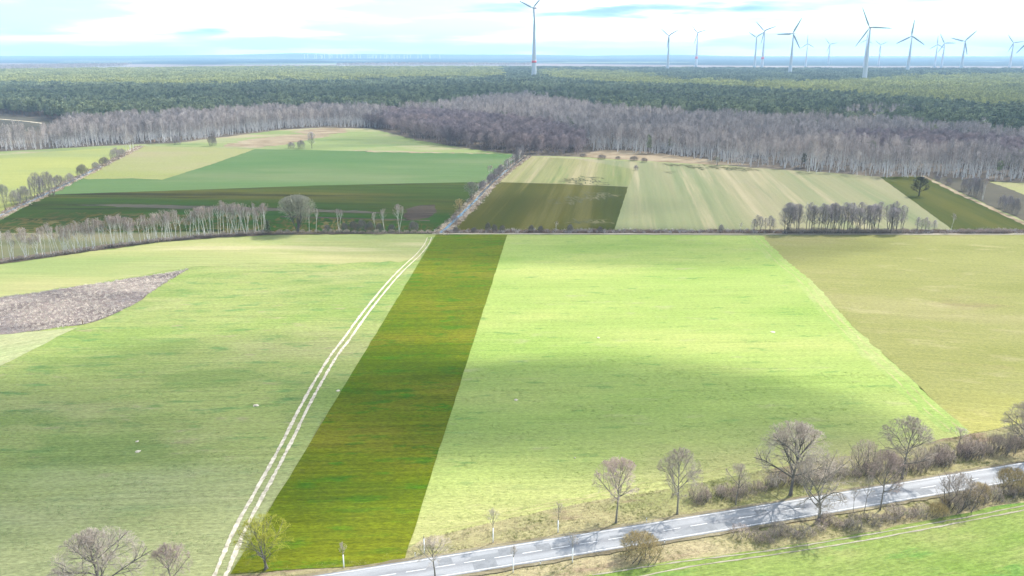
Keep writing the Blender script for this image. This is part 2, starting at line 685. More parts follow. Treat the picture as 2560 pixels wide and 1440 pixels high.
M['far_plain'] = plain_far()
ang = np.linspace(0, 2 * PI, 120, endpoint=False)
gr = 16500 - 4500 * np.clip(np.sin(ang) * np.cos(ang - 0.6), 0, 1) ** 2
GV = [(0.0, 0.0, 0.0)] + [(r_ * math.sin(a), r_ * math.cos(a), 0.0) for a, r_ in zip(ang, gr)]
mesh_obj('ground', GV, [(0, (i + 1) % 120 + 1, i + 1) for i in range(120)], M['far_plain'], label='wide dark plain of distant woods and fields reaching the horizon', cat='ground', kind='structure')

M['grassland'] = field_mat('grassland', alb(160, 172, 110), alb(176, 182, 122), alb(190, 190, 136), big=0.03)
sheet('grassland', [(-1800, 2700), (-1200, 400), (-700, 385), (0, 372), (1300, 385), (2560, 445), (3400, 470), (3900, 2700)], 0.03, M['grassland'], 'grassland lying between the fields', 'grassland', jit=.5, step=20, seed=77)

# low wooded hills on the skyline
crest = [(-900, 140), (0, 139.5), (300, 139.5), (560, 137), (690, 134.5), (730, 132.6), (765, 132.8), (830, 135), (1000, 135), (1180, 136), (1330, 136.5), (1480, 139), (1640, 136.6), (1720, 137), (1800, 139.5), (2100, 142), (3400, 143)]
HX = np.linspace(-900, 3400, 160)
HYp = np.interp(HX, [c[0] for c in crest], [c[1] for c in crest])
HV, HF = [], []
hr = random.Random(3)
for x, y in zip(HX, HYp):
    D = 15200.0
    b = -(y - 720) / FPX
    tt = D / (CP + b * SP)
    X = (x - 1280) / FPX * tt
    Z = CAM_H + tt * (-SP + b * CP) + hr.uniform(-2, 2)
    for dy, fz in ((-2600, -0.05), (-1300, 0.45), (0, 1.0), (1500, 0.5), (3000, -0.05)):
        HV.append((X * (D + dy) / D, D + dy, max(-4, Z * fz)))
for i in range(159):
    for j in range(4):
        a = i * 5 + j
        HF.append((a, a + 5, a + 6, a + 1))
mesh_obj('hills', HV, HF, M['far_plain'], smooth=True, label='low wooded hills along the far skyline', cat='hills', kind='structure')

M['forest_floor'] = field_mat('forest_floor', (0.06, 0.05, 0.04), (0.085, 0.07, 0.055), (0.11, 0.09, 0.065), big=0.02, grain=0.2)
M['heath'] = field_mat('heath', (0.12, 0.095, 0.09), (0.17, 0.13, 0.12), (0.22, 0.18, 0.15), big=0.004)
sheet('heath', [(-700, 182), (3300, 186), (3300, 168), (2560, 166), (2000, 165), (1700, 163), (1340, 158.5), (1100, 157), (1000, 157.5), (850, 161), (500, 162), (330, 160), (0, 158), (-700, 158)], 0.5, M['heath'], 'pale pinkish heath beyond the pine forest', 'heath', jit=4, step=60)
sheet('forest_floor', [(-700, 390), (100, 378), (240, 369), (355, 361), (430, 360), (560, 344), (700, 326), (800, 320), (925, 322), (1050, 353), (1200, 377), (1300, 389), (1440, 392), (1600, 398), (1800, 412), (2000, 429), (2200, 443), (2400, 450), (2560, 458), (3300, 478), (3300, 180), (-700, 176)], 0.05, M['forest_floor'], 'brown forest floor under the bare birches and pines', 'forest floor', jit=1.0, step=8)

MD = {}
MD['meadow_far'] = field_mat('meadow_far', alb(150, 165, 110), alb(165, 180, 115), alb(185, 185, 140), big=0.010, patches=[(alb(205, 190, 155), 0.009, 0.50, 0.62, (0.5, 1.6, 1), 0.85), (alb(125, 150, 95), 0.02, 0.55, 0.68, (0.4, 1.4, 1), 0.6)])
MD['field_green'] = field_mat('field_green', alb(106, 140, 82), alb(116, 144, 88), alb(132, 150, 100), big=0.012, stretch=(0.3, 1, 1), streak=0.12, streak_w=0.25, grain=0.18)
MD['field_tan'] = field_mat('field_tan', alb(172, 178, 108), alb(180, 180, 122), alb(188, 178, 135), big=0.008, streak=0.08, patches=[(alb(165, 145, 120), 0.012, 0.62, 0.7, (0.3, 2, 1), 0.7)])
MD['field_left'] = field_mat('field_left', alb(168, 178, 118), alb(188, 192, 112), alb(205, 205, 125), big=0.006, patches=[(alb(180, 165, 140), 0.008, 0.56, 0.66, (0.4, 1.6, 1), 0.8)])
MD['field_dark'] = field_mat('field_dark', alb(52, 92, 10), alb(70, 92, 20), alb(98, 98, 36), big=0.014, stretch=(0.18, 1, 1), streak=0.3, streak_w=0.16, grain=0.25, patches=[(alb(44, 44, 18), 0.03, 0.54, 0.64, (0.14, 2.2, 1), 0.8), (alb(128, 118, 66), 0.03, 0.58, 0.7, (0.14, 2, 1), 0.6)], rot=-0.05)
MD['soil'] = field_mat('soil', alb(98, 94, 80), alb(110, 104, 88), alb(118, 112, 92), big=0.03, streak=0.2, grain=0.2)
MD['soil_dark'] = field_mat('soil_dark', alb(70, 58, 50), alb(96, 84, 70), alb(120, 110, 90), big=0.06, stretch=(0.1, 1, 1), streak=0.35, streak_w=0.3)
MER = -0.14   # mowing direction of the wet meadow
MD['meadow'] = field_mat('meadow', alb(146, 156, 110), alb(168, 166, 124), alb(182, 172, 136), big=0.012, stretch=(1.6, 0.05, 1), along=True, streak_w=0.35, streak_len=0.008, rot=MER, streak=0.10, grain=0.16,
                         patches=[(alb(196, 184, 146), 0.035, 0.50, 0.64, (1.8, 0.05, 1), 0.85), (alb(112, 130, 82), 0.03, 0.60, 0.72, (1.6, 0.07, 1), 0.75), (alb(98, 96, 80), 0.016, 0.69, 0.75, (0.7, 0.7, 1), 0.8)])
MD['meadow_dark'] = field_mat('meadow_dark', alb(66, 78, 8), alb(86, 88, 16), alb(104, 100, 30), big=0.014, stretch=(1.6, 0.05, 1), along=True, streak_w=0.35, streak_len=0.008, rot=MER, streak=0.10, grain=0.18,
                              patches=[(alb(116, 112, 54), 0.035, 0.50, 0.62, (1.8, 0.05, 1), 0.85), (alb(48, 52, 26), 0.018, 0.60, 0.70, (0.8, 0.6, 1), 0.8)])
MD['meadow_rear'] = field_mat('meadow_rear', alb(138, 150, 92), alb(158, 160, 106), alb(176, 170, 118), big=0.014, stretch=(1.6, 0.05, 1), along=True, streak_w=0.35, streak_len=0.008, rot=MER, grain=0.2, patches=[(alb(192, 180, 138), 0.035, 0.50, 0.64, (1.8, 0.05, 1), 0.85), (alb(120, 150, 80), 0.03, 0.56, 0.68, (1.6, 0.08, 1), 0.75)])
MD['row_grass'] = field_mat('row_grass', alb(112, 116, 80), alb(134, 136, 98), alb(158, 150, 116), big=0.03, stretch=(.4, 1, 1), grain=0.3)
MD['wet'] = field_mat('wet', alb(88, 92, 58), alb(112, 112, 76), alb(134, 130, 90), big=0.08, stretch=(1.4, .4, 1), rot=MER, grain=0.35)
MD['meadow_pasture'] = field_mat('meadow_pasture', alb(58, 78, 0), alb(80, 90, 4), alb(104, 104, 24), big=0.02, stretch=(1.4, 0.08, 1), along=True, streak_w=0.3, streak_len=0.01, rot=MER, streak=0.08, grain=0.16)
MD['meadow_upper'] = field_mat('meadow_upper', alb(176, 192, 120), alb(198, 202, 132), alb(216, 208, 148), big=0.014, stretch=(0.3, 1, 1), grain=0.2,
                               patches=[(alb(232, 220, 168), 0.03, 0.50, 0.64, (0.2, 1.2, 1), 0.85), (alb(188, 165, 115), 0.02, 0.63, 0.74, (0.2, 1, 1), 0.6)])
CROP_P = [(alb(116, 164, 94), 0.24, 0.52, 0.70, (0.3, 1.0, 1), 0.75), (alb(200, 190, 145), 0.30, 0.58, 0.72, (0.35, 1, 1), 0.7), (alb(150, 175, 95), 0.04, 0.5, 0.6, (0.4, 1, 1), 0.6)]
MD['crop_left'] = field_mat('crop_left', alb(168, 190, 104), alb(184, 196, 118), alb(196, 200, 132), big=0.03, stretch=(0.4, 1, 1), grain=0.4, patches=CROP_P, dry=(alb(206, 208, 150), 140, 185), rot=0.05)
MD['crop_right'] = field_mat('crop_right', alb(176, 204, 104), alb(191, 212, 116), alb(208, 219, 128), big=0.025, stretch=(0.4, 1, 1), streak=0.16, grain=0.36, dry=(alb(222, 214, 148), 118, 172),
                             patches=[(alb(210, 208, 152), 0.16, 0.58, 0.72, (0.3, 1, 1), 0.6), (alb(128, 174, 92), 0.28, 0.58, 0.68, (0.3, 1, 1), 0.6)], rot=0.04)
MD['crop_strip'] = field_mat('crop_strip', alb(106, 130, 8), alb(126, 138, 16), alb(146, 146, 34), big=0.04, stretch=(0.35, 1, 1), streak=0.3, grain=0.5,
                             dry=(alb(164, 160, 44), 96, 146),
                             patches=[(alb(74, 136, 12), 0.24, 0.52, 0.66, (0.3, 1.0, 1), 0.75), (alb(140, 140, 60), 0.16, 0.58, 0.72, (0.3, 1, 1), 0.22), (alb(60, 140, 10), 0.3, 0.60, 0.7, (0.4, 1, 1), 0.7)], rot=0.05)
MD['crop_olive'] = field_mat('crop_olive', alb(164, 166, 92), alb(176, 176, 104), alb(188, 182, 120), big=0.02, stretch=(0.4, 1, 1), streak=0.14, grain=0.36,
                             patches=[(alb(172, 150, 112), 0.05, 0.58, 0.72, (0.3, 1, 1), 0.6), (alb(206, 196, 140), 0.12, 0.56, 0.7, (0.4, 1, 1), 0.6)], dry=(alb(232, 222, 130), 100, 175), rot=-0.2)
MD['crop_near'] = field_mat('crop_near', alb(150, 178, 84), alb(164, 184, 98), alb(178, 188, 112), big=0.06, stretch=(0.5, 1, 1), streak=0.14, grain=0.42, rot=0.26,
                            patches=[(alb(196, 190, 130), 0.2, 0.58, 0.72, (0.3, 1, 1), 0.5), (alb(120, 178, 84), 0.15, 0.56, 0.68, (0.3, 1, 1), 0.6)])
MD['crop_pale'] = field_mat('crop_pale', alb(188, 202, 140), alb(200, 208, 150), alb(208, 210, 156), big=0.05, stretch=(0.3, 1, 1), streak=0.2, rot=0.7)
MD['verge'] = field_mat('verge', alb(178, 180, 118), alb(204, 194, 142), alb(220, 204, 160), big=0.05, stretch=(0.35, 1, 1), rot=0.26, streak=0.12, grain=0.34,
                        patches=[(alb(178, 146, 128), 0.07, 0.54, 0.66, (0.4, 1.4, 1), 0.75), (alb(140, 180, 82), 0.06, 0.60, 0.72, (0.3, 1.3, 1), 0.75)])
MD['verge_dirt'] = field_mat('verge_dirt', alb(150, 138, 112), alb(176, 164, 134), alb(196, 184, 152), big=0.2, grain=0.4)
MD['reed_ground'] = field_mat('reed_ground', alb(126, 112, 108), alb(168, 152, 146), alb(206, 190, 178), big=0.05, stretch=(0.4, 1, 1), grain=0.3, rot=0.35)
MD['bank'] = field_mat('bank', alb(160, 140, 110), alb(190, 170, 140), alb(206, 190, 160), big=0.08, grain=0.3)
MD['bank_dark'] = field_mat('bank_dark', alb(110, 96, 82), alb(128, 114, 100), alb(150, 136, 118), big=0.08, grain=0.35)
MD['dirt'] = field_mat('dirt', alb(196, 186, 160), alb(210, 200, 176), alb(222, 212, 190), big=0.1, grain=0.2)

F0, F1, F2, F3 = 0.06, 0.11, 0.16, 0.21


def blotches(name, px_pts, z, mat, label, cat, seed):
    """a ragged stain: many small uneven puddles of one kind in one sheet"""
    r = np.random.default_rng(seed)
    P = sample_px(px_pts, 1 / 11, 3.5, r)
    V, F = [], []
    for n_, (x, y) in enumerate(P):
        a, b, th = r.uniform(1.0, 6.0), r.uniform(.3, 1.1), (MER * -1 + PI / 2 if r.random() < .6 else 0) + r.normal(0, .15)
        o = len(V)
        for i in range(10):
            t = 2 * PI * i / 10
            k = r.uniform(.55, 1.3)
            u, v = a * k * math.cos(t), b * k * math.sin(t)
            V.append((x + u * math.cos(th) - v * math.sin(th), y + u * math.sin(th) + v * math.cos(th), z + (n_ % 60) * 0.0005))
        F.append(tuple(range(o, o + 10)))
    mesh_obj(name, V, F, mat, label=label, cat=cat, kind='structure')
sheet('meadow', [(-900, 700), (-900, 395), (0, 379), (355, 360), (430, 359), (560, 343), (700, 325), (800, 319), (925, 321), (1050, 352), (1200, 376), (1300, 388), (1315, 390), (1105, 582), (0, 585)], F0, MD['meadow_far'], 'pale grassland with straw coloured patches in front of the birch wood', 'meadow', jit=1.0, step=6, seed=1)
for k, pl in enumerate(([(556, 363), (640, 346), (740, 336), (835, 338), (770, 350), (715, 362), (640, 369), (580, 367)], [(725, 331), (800, 319.5), (862, 321), (868, 331), (800, 338)], [(880, 377), (1000, 379), (1230, 385), (1100, 383), (950, 381)])):
    sheet('straw_patch', pl, F1 + .02, MD['bank'], ('wide straw coloured patch left of the lone tree on the rise', 'straw coloured patch at the top of the rise below the wood', 'thin straw line along the top of the green field')[k], 'dry grass', jit=2.2, step=4, seed=120 + k)
sheet('field', [(-900, 640), (-900, 400), (0, 388), (180, 376), (300, 368), (345, 366), (300, 392), (205, 440), (110, 488), (0, 545), (-200, 640)], F1, MD['field_left'], 'yellow green grass field left of the bushy ditch', 'field', seed=2, jit=.6)
sheet('field', [(352, 366), (470, 367), (640, 373), (900, 378), (1282, 386), (1300, 396), (1230, 456), (1100, 581), (400, 582), (-300, 590), (-120, 600), (0, 552), (110, 492), (205, 444), (300, 394)], F1, MD['field_green'], 'smooth green cereal field behind the darker strip', 'field', seed=3, jit=.3)
sheet('field', [(355, 366), (500, 368), (638, 373.5), (520, 414), (405, 450), (330, 446), (222, 449), (205, 445), (300, 394)], F2, MD['field_tan'], 'tan olive field wedge at the top left of the green field', 'field', seed=4, jit=.5)
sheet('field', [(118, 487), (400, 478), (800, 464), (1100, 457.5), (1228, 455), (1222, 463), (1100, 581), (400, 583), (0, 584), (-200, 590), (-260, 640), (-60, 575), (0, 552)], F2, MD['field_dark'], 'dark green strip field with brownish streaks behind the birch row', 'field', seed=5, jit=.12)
sheet('meadow', [(-300, 606), (0, 583), (400, 581), (690, 579), (560, 587), (400, 598), (200, 624), (0, 652), (-300, 704)], F2 + .02, MD['row_grass'], 'dull olive rough grass behind the birch row', 'meadow', seed=99, jit=.5)
sheet('soil_strip', [(190, 513), (320, 511), (560, 517), (900, 528), (1000, 534), (900, 534), (560, 524), (330, 519)], F3, MD['soil'], 'grey brown bare soil streak across the dark strip field', 'bare soil', seed=6, jit=.6)
MD['rough'] = field_mat('rough', alb(92, 92, 36), alb(112, 104, 50), alb(134, 124, 74), big=0.05, stretch=(.3, 1, 1), grain=0.3)
blotches('rough_grass', [(0, 556), (120, 532), (640, 541), (1080, 557), (1096, 580), (0, 583)], F3, MD['rough'], 'rough brown olive grass along the lower half of the dark strip field', 'rough grass', 140)
sheet('soil_strip', [(1012, 524), (1050, 514), (1088, 512), (1092, 528), (1070, 546), (1010, 552)], F3, MD['soil_dark'], 'churned dark soil patch near the water ditch', 'bare soil', seed=7, jit=.8)
sheet('soil_strip', [(700, 541), (860, 545), (1075, 551), (1075, 553.5), (860, 548), (700, 544)], F3, MD['soil_dark'], 'thin dark furrow behind the willow clump', 'bare soil', seed=8, jit=.5)

sheet('meadow', [(1318, 391), (1440, 396), (1590, 404), (1790, 414), (2080, 432), (2200, 442), (2310, 441), (2400, 486), (2560, 558), (2900, 700), (2900, 590), (2560, 585), (1105, 583), (1230, 457)], F1, MD['meadow'], 'mown wet meadow with tan and green stripes right of the ditch', 'meadow', seed=9, jit=.5)
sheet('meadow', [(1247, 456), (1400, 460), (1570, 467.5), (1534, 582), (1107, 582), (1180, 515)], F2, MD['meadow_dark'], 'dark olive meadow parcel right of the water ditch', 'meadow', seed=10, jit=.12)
sheet('meadow', [(1320, 393), (1440, 398), (1588, 424), (1571, 466), (1400, 459), (1248, 455.5)], F2, MD['meadow_rear'], 'lighter olive rear part of the meadow parcel right of the ditch', 'meadow', seed=91, jit=.15)
for k, pl in enumerate(([(1392, 452), (1440, 444), (1490, 441), (1515, 452), (1520, 464), (1460, 462)], [(1376, 508), (1400, 496), (1452, 492), (1480, 478), (1540, 482), (1545, 492), (1470, 500), (1452, 512)], [(1650, 409), (1760, 415), (1900, 423), (1885, 428), (1740, 421), (1655, 414)], [(1660, 425), (1680, 428), (1690, 438), (1668, 434)], [(1400, 552), (1450, 549), (1540, 556), (1530, 562), (1440, 560)])):
    blotches('wet_patch', pl, F3, MD['wet'], ('dark wet patch crossing the rear edge of the dark olive parcel', 'dark wet patch in the middle of the dark olive parcel', 'long dark wet streak along the top of the striped meadow', 'small dark wet spot at the top of the striped meadow', 'dark wet streak at the foot of the dark olive parcel')[k], 'wet patch', 95 + k)
sheet('meadow', [(2200, 443), (2308, 442), (2400, 488), (2560, 560), (2900, 705), (2900, 592), (2560, 586), (2396, 585)], F2, MD['meadow_pasture'], 'dark green pasture parcel with one lone dark tree', 'meadow', seed=11, jit=.12)
sheet('reed_strip', [(1444, 392), (1500, 375), (1600, 378), (1700, 390), (1800, 403), (1880, 412), (1790, 413), (1600, 402)], F2, MD['bank'], 'straw coloured reedy strip at the foot of the right birch wood', 'reed strip', seed=12, jit=.8)
sheet('field', [(2316, 441), (2470, 452), (2900, 470), (2900, 700), (2560, 552), (2420, 490)], F2, MD['soil'], 'brownish fallow field right of the lone dark tree', 'field', seed=13, jit=.6)
sheet('field', [(2470, 455), (2560, 458), (2900, 468), (2900, 500), (2560, 488), (2520, 472)], F3, MD['field_tan'], 'green grass corner at the right edge below the wood', 'field', seed=14, jit=.6)
sheet('clearing', [(-500, 300), (0, 287), (110, 298), (150, 314), (110, 326), (0, 334), (-500, 345)], F1, MD['soil'], 'sandy clearing in the wood at the left edge', 'clearing', seed=15, jit=.6)
strip('sandy_track', resample([U(-60, 293), U(0, 298), U(60, 303), U(110, 309)], 3), 3.5, F2, M['sand'], jit=.4, label='white sandy track across the clearing at the left edge', cat='track', kind='structure')
sheet('clearing', [(2080, 300), (2120, 288), (2200, 284), (2255, 296), (2240, 312), (2150, 318)], F1, MD['bank'], 'sandy clearing among the pines on the right', 'clearing', seed=16, jit=1.5)

# big crop fields in front
sheet('crop_field', [(-1400, 2300), (-1400, 900), (-500, 730), (0, 662), (200, 634), (400, 607), (560, 594), (700, 588), (900, 586), (1092, 585), (930, 850), (575, 1440), (250, 2000)], F1, MD['crop_left'], 'big olive green crop field left of the white wheel tracks', 'field', seed=20, jit=.2)
sheet('meadow', [(-900, 830), (-500, 732), (0, 663), (200, 635), (400, 608), (560, 595), (700, 589), (900, 587), (1082, 586), (1045, 652), (900, 657), (700, 661), (560, 664), (480, 668), (300, 698), (120, 727), (0, 743), (-400, 806)], F2, MD['meadow_upper'], 'pale straw and green grass strip below the birch row', 'meadow', seed=21, jit=1.2)
sheet('crop_strip', [(-500, 935), (0, 838), (195, 819), (120, 857), (0, 916), (-500, 1180)], F2, MD['crop_pale'], 'paler corner of crop below the reed patch', 'field', seed=22, jit=.3)
reed_px = [(-400, 806), (0, 745), (120, 728), (300, 701), (400, 686), (474, 673), (445, 689), (390, 724), (330, 765), (265, 795), (210, 812), (100, 827), (0, 838), (-400, 915)]
sheet('reed_patch', reed_px, F3, MD['reed_ground'], 'wedge of pale dry reeds and grey brush in the left field', 'reed patch', seed=23, jit=.7, step=3)
sheet('crop_field', [(1092, 586.5), (1400, 587), (1700, 588), (1897, 590), (1925, 615), (1960, 650), (2030, 706), (2110, 795), (2190, 870), (2270, 940), (2345, 1012), (2400, 1058), (2425, 1085), (2330, 1106), (1950, 1170), (1756, 1207), (1500, 1256), (1286, 1300), (1061, 1352), (880, 1400), (575, 1445), (1000, 730)], F0, MD['crop_right'], 'broad bright green crop field in the middle', 'field', seed=24, jit=.25)
sheet('crop_field', [(1897, 590), (2200, 588), (2560, 588), (3300, 592), (3300, 900), (2700, 1030), (2560, 1058), (2440, 1082), (2425, 1085), (2400, 1058), (2345, 1012), (2270, 940), (2190, 870), (2110, 795), (2030, 706), (1960, 650), (1925, 615)], F0, MD['crop_olive'], 'paler yellow olive field on the right', 'field', seed=25, jit=.25)
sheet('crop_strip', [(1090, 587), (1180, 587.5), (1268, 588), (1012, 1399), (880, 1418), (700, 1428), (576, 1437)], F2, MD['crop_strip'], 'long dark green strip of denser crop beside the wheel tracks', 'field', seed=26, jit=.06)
sheet('verge', [(-1600, 2600), (250, 1990), (420, 1700), (575, 1438), (700, 1428), (880, 1412), (1010, 1380), (1061, 1345), (1286, 1294), (1500, 1250), (1756, 1207), (1950, 1170), (2330, 1106), (2425, 1085), (2560, 1058), (2700, 1030), (3300, 905), (3600, 1000), (2900, 1215), (2560, 1290), (2100, 1373), (1920, 1400), (1700, 1424), (1450, 1480), (900, 1660), (0, 2700)], F1 - .03, MD['verge'], 'rough roadside grass with brown leaf litter along both sides of the road', 'verge', seed=27, jit=.4, step=3)
sheet('crop_field', [(1500, 1436), (1700, 1401), (1920, 1376), (2100, 1345), (2560, 1258), (2900, 1185), (3600, 1010), (3600, 2600), (0, 2600), (900, 1625)], F2, MD['crop_near'], 'bright green young crop below the road at the bottom right', 'field', seed=28, jit=.25)
for k, pl in enumerate(([(1480, 1440), (1700, 1407), (1930, 1378), (2150, 1342), (2400, 1298), (2560, 1266), (2900, 1195)], [(1560, 1452), (1720, 1420), (1925, 1390), (2150, 1355), (2400, 1308), (2560, 1277), (2900, 1206)])):
    strip('tramline', resample([U(*q) for q in pl], 1.5), 0.32, F3, MD['dirt'], jit=.06, seed=k, label=('upper' if k == 0 else 'lower') + ' pale tractor wheel line along the edge of the bottom right crop', cat='wheel track', kind='structure')
M['dry_line'] = field_mat('dry_line', alb(200, 200, 130), alb(214, 210, 142), alb(222, 216, 150), big=0.1)
for k, pl in enumerate(([(1061, 1336), (1286, 1285), (1500, 1240), (1756, 1196), (2000, 1150)], [(1200, 1290), (1387, 1256), (1600, 1212), (1807, 1172), (1960, 1142)])):
    strip('tramline', resample([U(*q) for q in pl], 1.0), 0.45, F0 + .035, M['dry_line'], jit=.14, seed=k + 5, kind='structure', cat='wheel track', label=('long pale wheel line beside the roadside verge', 'pale wheel line in the crop above the verge')[k])

MD['headland'] = field_mat('headland', alb(176, 206, 108), alb(190, 213, 118), alb(206, 218, 136), big=0.05, stretch=(1, .5, 1), grain=0.36, patches=[(alb(218, 216, 156), 0.2, 0.52, 0.7, (1, .3, 1), 0.5)])
hl = resample([U(*q) for q in [(1885, 590), (1945, 652), (2012, 708), (2088, 797), (2166, 873), (2245, 944), (2315, 1016), (2372, 1062), (2398, 1090)]], 2)
strip('headland', hl, lambda t: 7.5 - 1.5 * t, F0 + .02, MD['headland'], jit=.35, seed=66, label='paler headland strip along the right border of the bright crop field', cat='headland', kind='structure')
for k, off in enumerate((-1.4, 1.2)):
    hd = np.gradient(hl, axis=0)
    hd /= np.linalg.norm(hd, axis=1, keepdims=True)
    strip('tramline', hl + np.stack([hd[:, 1], -hd[:, 0]], 1) * off, 0.35, F0 + .035, M['dry_line'], jit=.16, seed=70 + k, kind='structure', cat='wheel track', label=('left wheel line in the headland of the bright crop field', 'right wheel line in the headland of the bright crop field')[k])

# wheel ruts of the farm track
ft = empty('farm_track', (0, 0, 0), 'two white sandy wheel ruts running up the crop beside the dark strip', 'farm track', kind='structure')
c_px = [(500, 1540), (551, 1440), (598, 1330), (655, 1224), (712, 1118), (771, 1000), (830, 898), (866, 850), (905, 795), (948, 740), (988, 693), (1020, 661), (1045, 638), (1066, 612), (1074, 594)]
ctr = resample([U(*q) for q in c_px], 0.7)
dr = np.gradient(ctr, axis=0)
dr /= np.linalg.norm(dr, axis=1, keepdims=True)
nr = np.stack([dr[:, 1], -dr[:, 0]], 1)
far = np.clip((ctr[:, 1] - 285) / 60, 0, 1)
for s in (-1, 1):
    strip('wheel_rut', ctr + nr * 1.0 * s, (lambda t: (0.78 if t < .6 else 0.78 - 0.5 * (t - .6) / .4) * (1 + .22 * math.sin(t * 61 + s) * math.sin(t * 143 + 2 * s))), F3 + .02, M['sand'], ft, jit=.055, seed=40 + s)

# field track and reed fringe along the far end of the big fields
strip('field_path', resample([U(1080, 585), U(1300, 585.4), U(1700, 586), U(2200, 586.5), U(2560, 586.5), U(2900, 587)], 4), 2.6, F3 + .02, MD['dirt'], jit=.2, label='narrow pale farm path along the top of the big crop fields', cat='path', kind='structure')
sheet('reed_bank', [(1108, 575), (1300, 577), (1700, 577), (2200, 576), (2560, 575), (2900, 574), (2900, 585), (2560, 584.6), (1105, 583.6)], F3, MD['bank_dark'], 'brownish reedy bank above the pale farm path', 'bank', seed=31, jit=.5)
sheet('ditch_bank', [(-400, 712), (0, 648), (200, 620), (400, 596), (560, 584), (700, 579), (900, 580), (1100, 579), (1090, 585), (900, 586), (700, 587), (560, 594), (400, 605), (200, 633), (0, 661), (-400, 725)], F3, MD['bank_dark'], 'dark brushy bank under the birch row', 'bank', seed=32, jit=.5, step=3)

# ditches with water
wm = NT('ditch_water', 0.06, 0.5)
wm.b.inputs['IOR'].default_value = 1.33
wm.bump(wm.noise(wm.pos, 1.5, 2), 0.05, 0.1)
M['water'] = wm.out((0.05, 0.06, 0.065))
dp = [(1100, 585), (1150, 540), (1190, 500), (1230, 458), (1275, 421), (1318, 390)]
dpc = resample([U(*q) for q in dp], 3)
strip('ditch_bank', dpc + np.array([0.5, 0]), 7.0, F3 - .02, MD['bank'], jit=.8, seed=50, label='straw brown banks of the water ditch between the dark parcels', cat='bank', kind='structure')
strip('ditch', dpc, 1.9, F3 + .01, M['water'], jit=.2, seed=51, label='narrow ditch of pale water running up between the dark parcels', cat='ditch', kind='structure')
dl = resample([U(*q) for q in [(-160, 620), (0, 540), (60, 511), (112, 487), (200, 443), (300, 392), (352, 365)]], 4)
strip('ditch_bank', dl, 7.0, F3 - .02, MD['bank'], jit=1.0, seed=52, label='straw coloured banks of the bushy ditch on the left', cat='bank', kind='structure')
strip('ditch', dl[:70], 1.8, F3 + .01, M['water'], jit=.3, seed=53, label='thin ditch with glints of water at the left end of the dark strip', cat='ditch', kind='structure')
dq = resample([U(*q) for q in [(2306, 440), (2400, 486), (2500, 532), (2560, 560), (2700, 622)]], 4)
strip('ditch_bank', dq, 3.0, F3, MD['bank'], jit=.4, seed=54, label='pale straw bank along the right side of the dark pasture', cat='bank', kind='structure')

# road
up = [(950, 1420), (1061, 1399.6), (1286, 1367.6), (1454, 1339), (1622, 1310.5), (1868, 1273.5), (2036, 1245), (2204, 1218), (2372, 1191), (2560, 1161.6)]
lo = [(1138, 1440), (1286, 1414.7), (1454, 1386), (1622, 1362), (1700, 1347.5), (1868, 1317), (2036, 1290), (2204, 1260), (2372, 1233), (2560, 1199.6)]
HALF = 2.62
PU = np.array([U(*q) for q in up]) + np.array([0.255, -0.967]) * HALF
PL = np.array([U(*q) for q in lo]) - np.array([0.255, -0.967]) * HALF
PA = np.concatenate([PU, PL])
co = np.polyfit(PA[:, 0], PA[:, 1], 2)
xs = np.arange(-260, 420, 1.5)
ysr = np.polyval(co, np.clip(xs, -30, 130))
sl = lambda q: 2 * co[0] * q + co[1]
ysr = ysr + np.where(xs < -30, (xs + 30) * sl(-30), 0) + np.where(xs > 130, (xs - 130) * sl(130), 0)
RC = np.stack([xs, ysr], 1)


def road_mat():
    t = NT('asphalt', 0.75, 0.3)
    uvn = t.n.new('ShaderNodeUVMap')
    uvn.uv_map = 'along'
    sp = t.n.new('ShaderNodeSeparateXYZ')
    t.l.new(uvn.outputs[0], sp.inputs[0])
    cr = sp.outputs[1]
    wv = t.math('ABSOLUTE', t.math('SINE', t.math('MULTIPLY', cr, 2 * PI)))
    c = t.mix(t.rng(wv, 0.3, 1.0), (0.158, 0.160, 0.170), (0.208, 0.212, 0.222))
    n = t.noise(t.map(None, (0.10, 0.9, 1), 0.26), 1.0, 5, 0.7)
    c = t.scale(c, t.rng(n, 0.3, 0.7, 0.80, 1.18, False))
    v = t.n.new('ShaderNodeTexVoronoi')
    v.inputs['Scale'].default_value = 1.0
    t.set(v, 'Vector', t.map(None, (0.10, 0.55, 1), 0.26))
    pm = t.rng(t.math('MULTIPLY', v.outputs['Color'], 1.0), 0.80, 0.82)
    c = t.mix(t.math('MULTIPLY', pm, 0.5), c, (0.115, 0.122, 0.13))
    g = t.noise(t.pos, 3.0, 4, 0.8)
    c = t.scale(c, t.rng(g, 0.3, 0.7, 0.9, 1.1, False))
    return t.out(c)


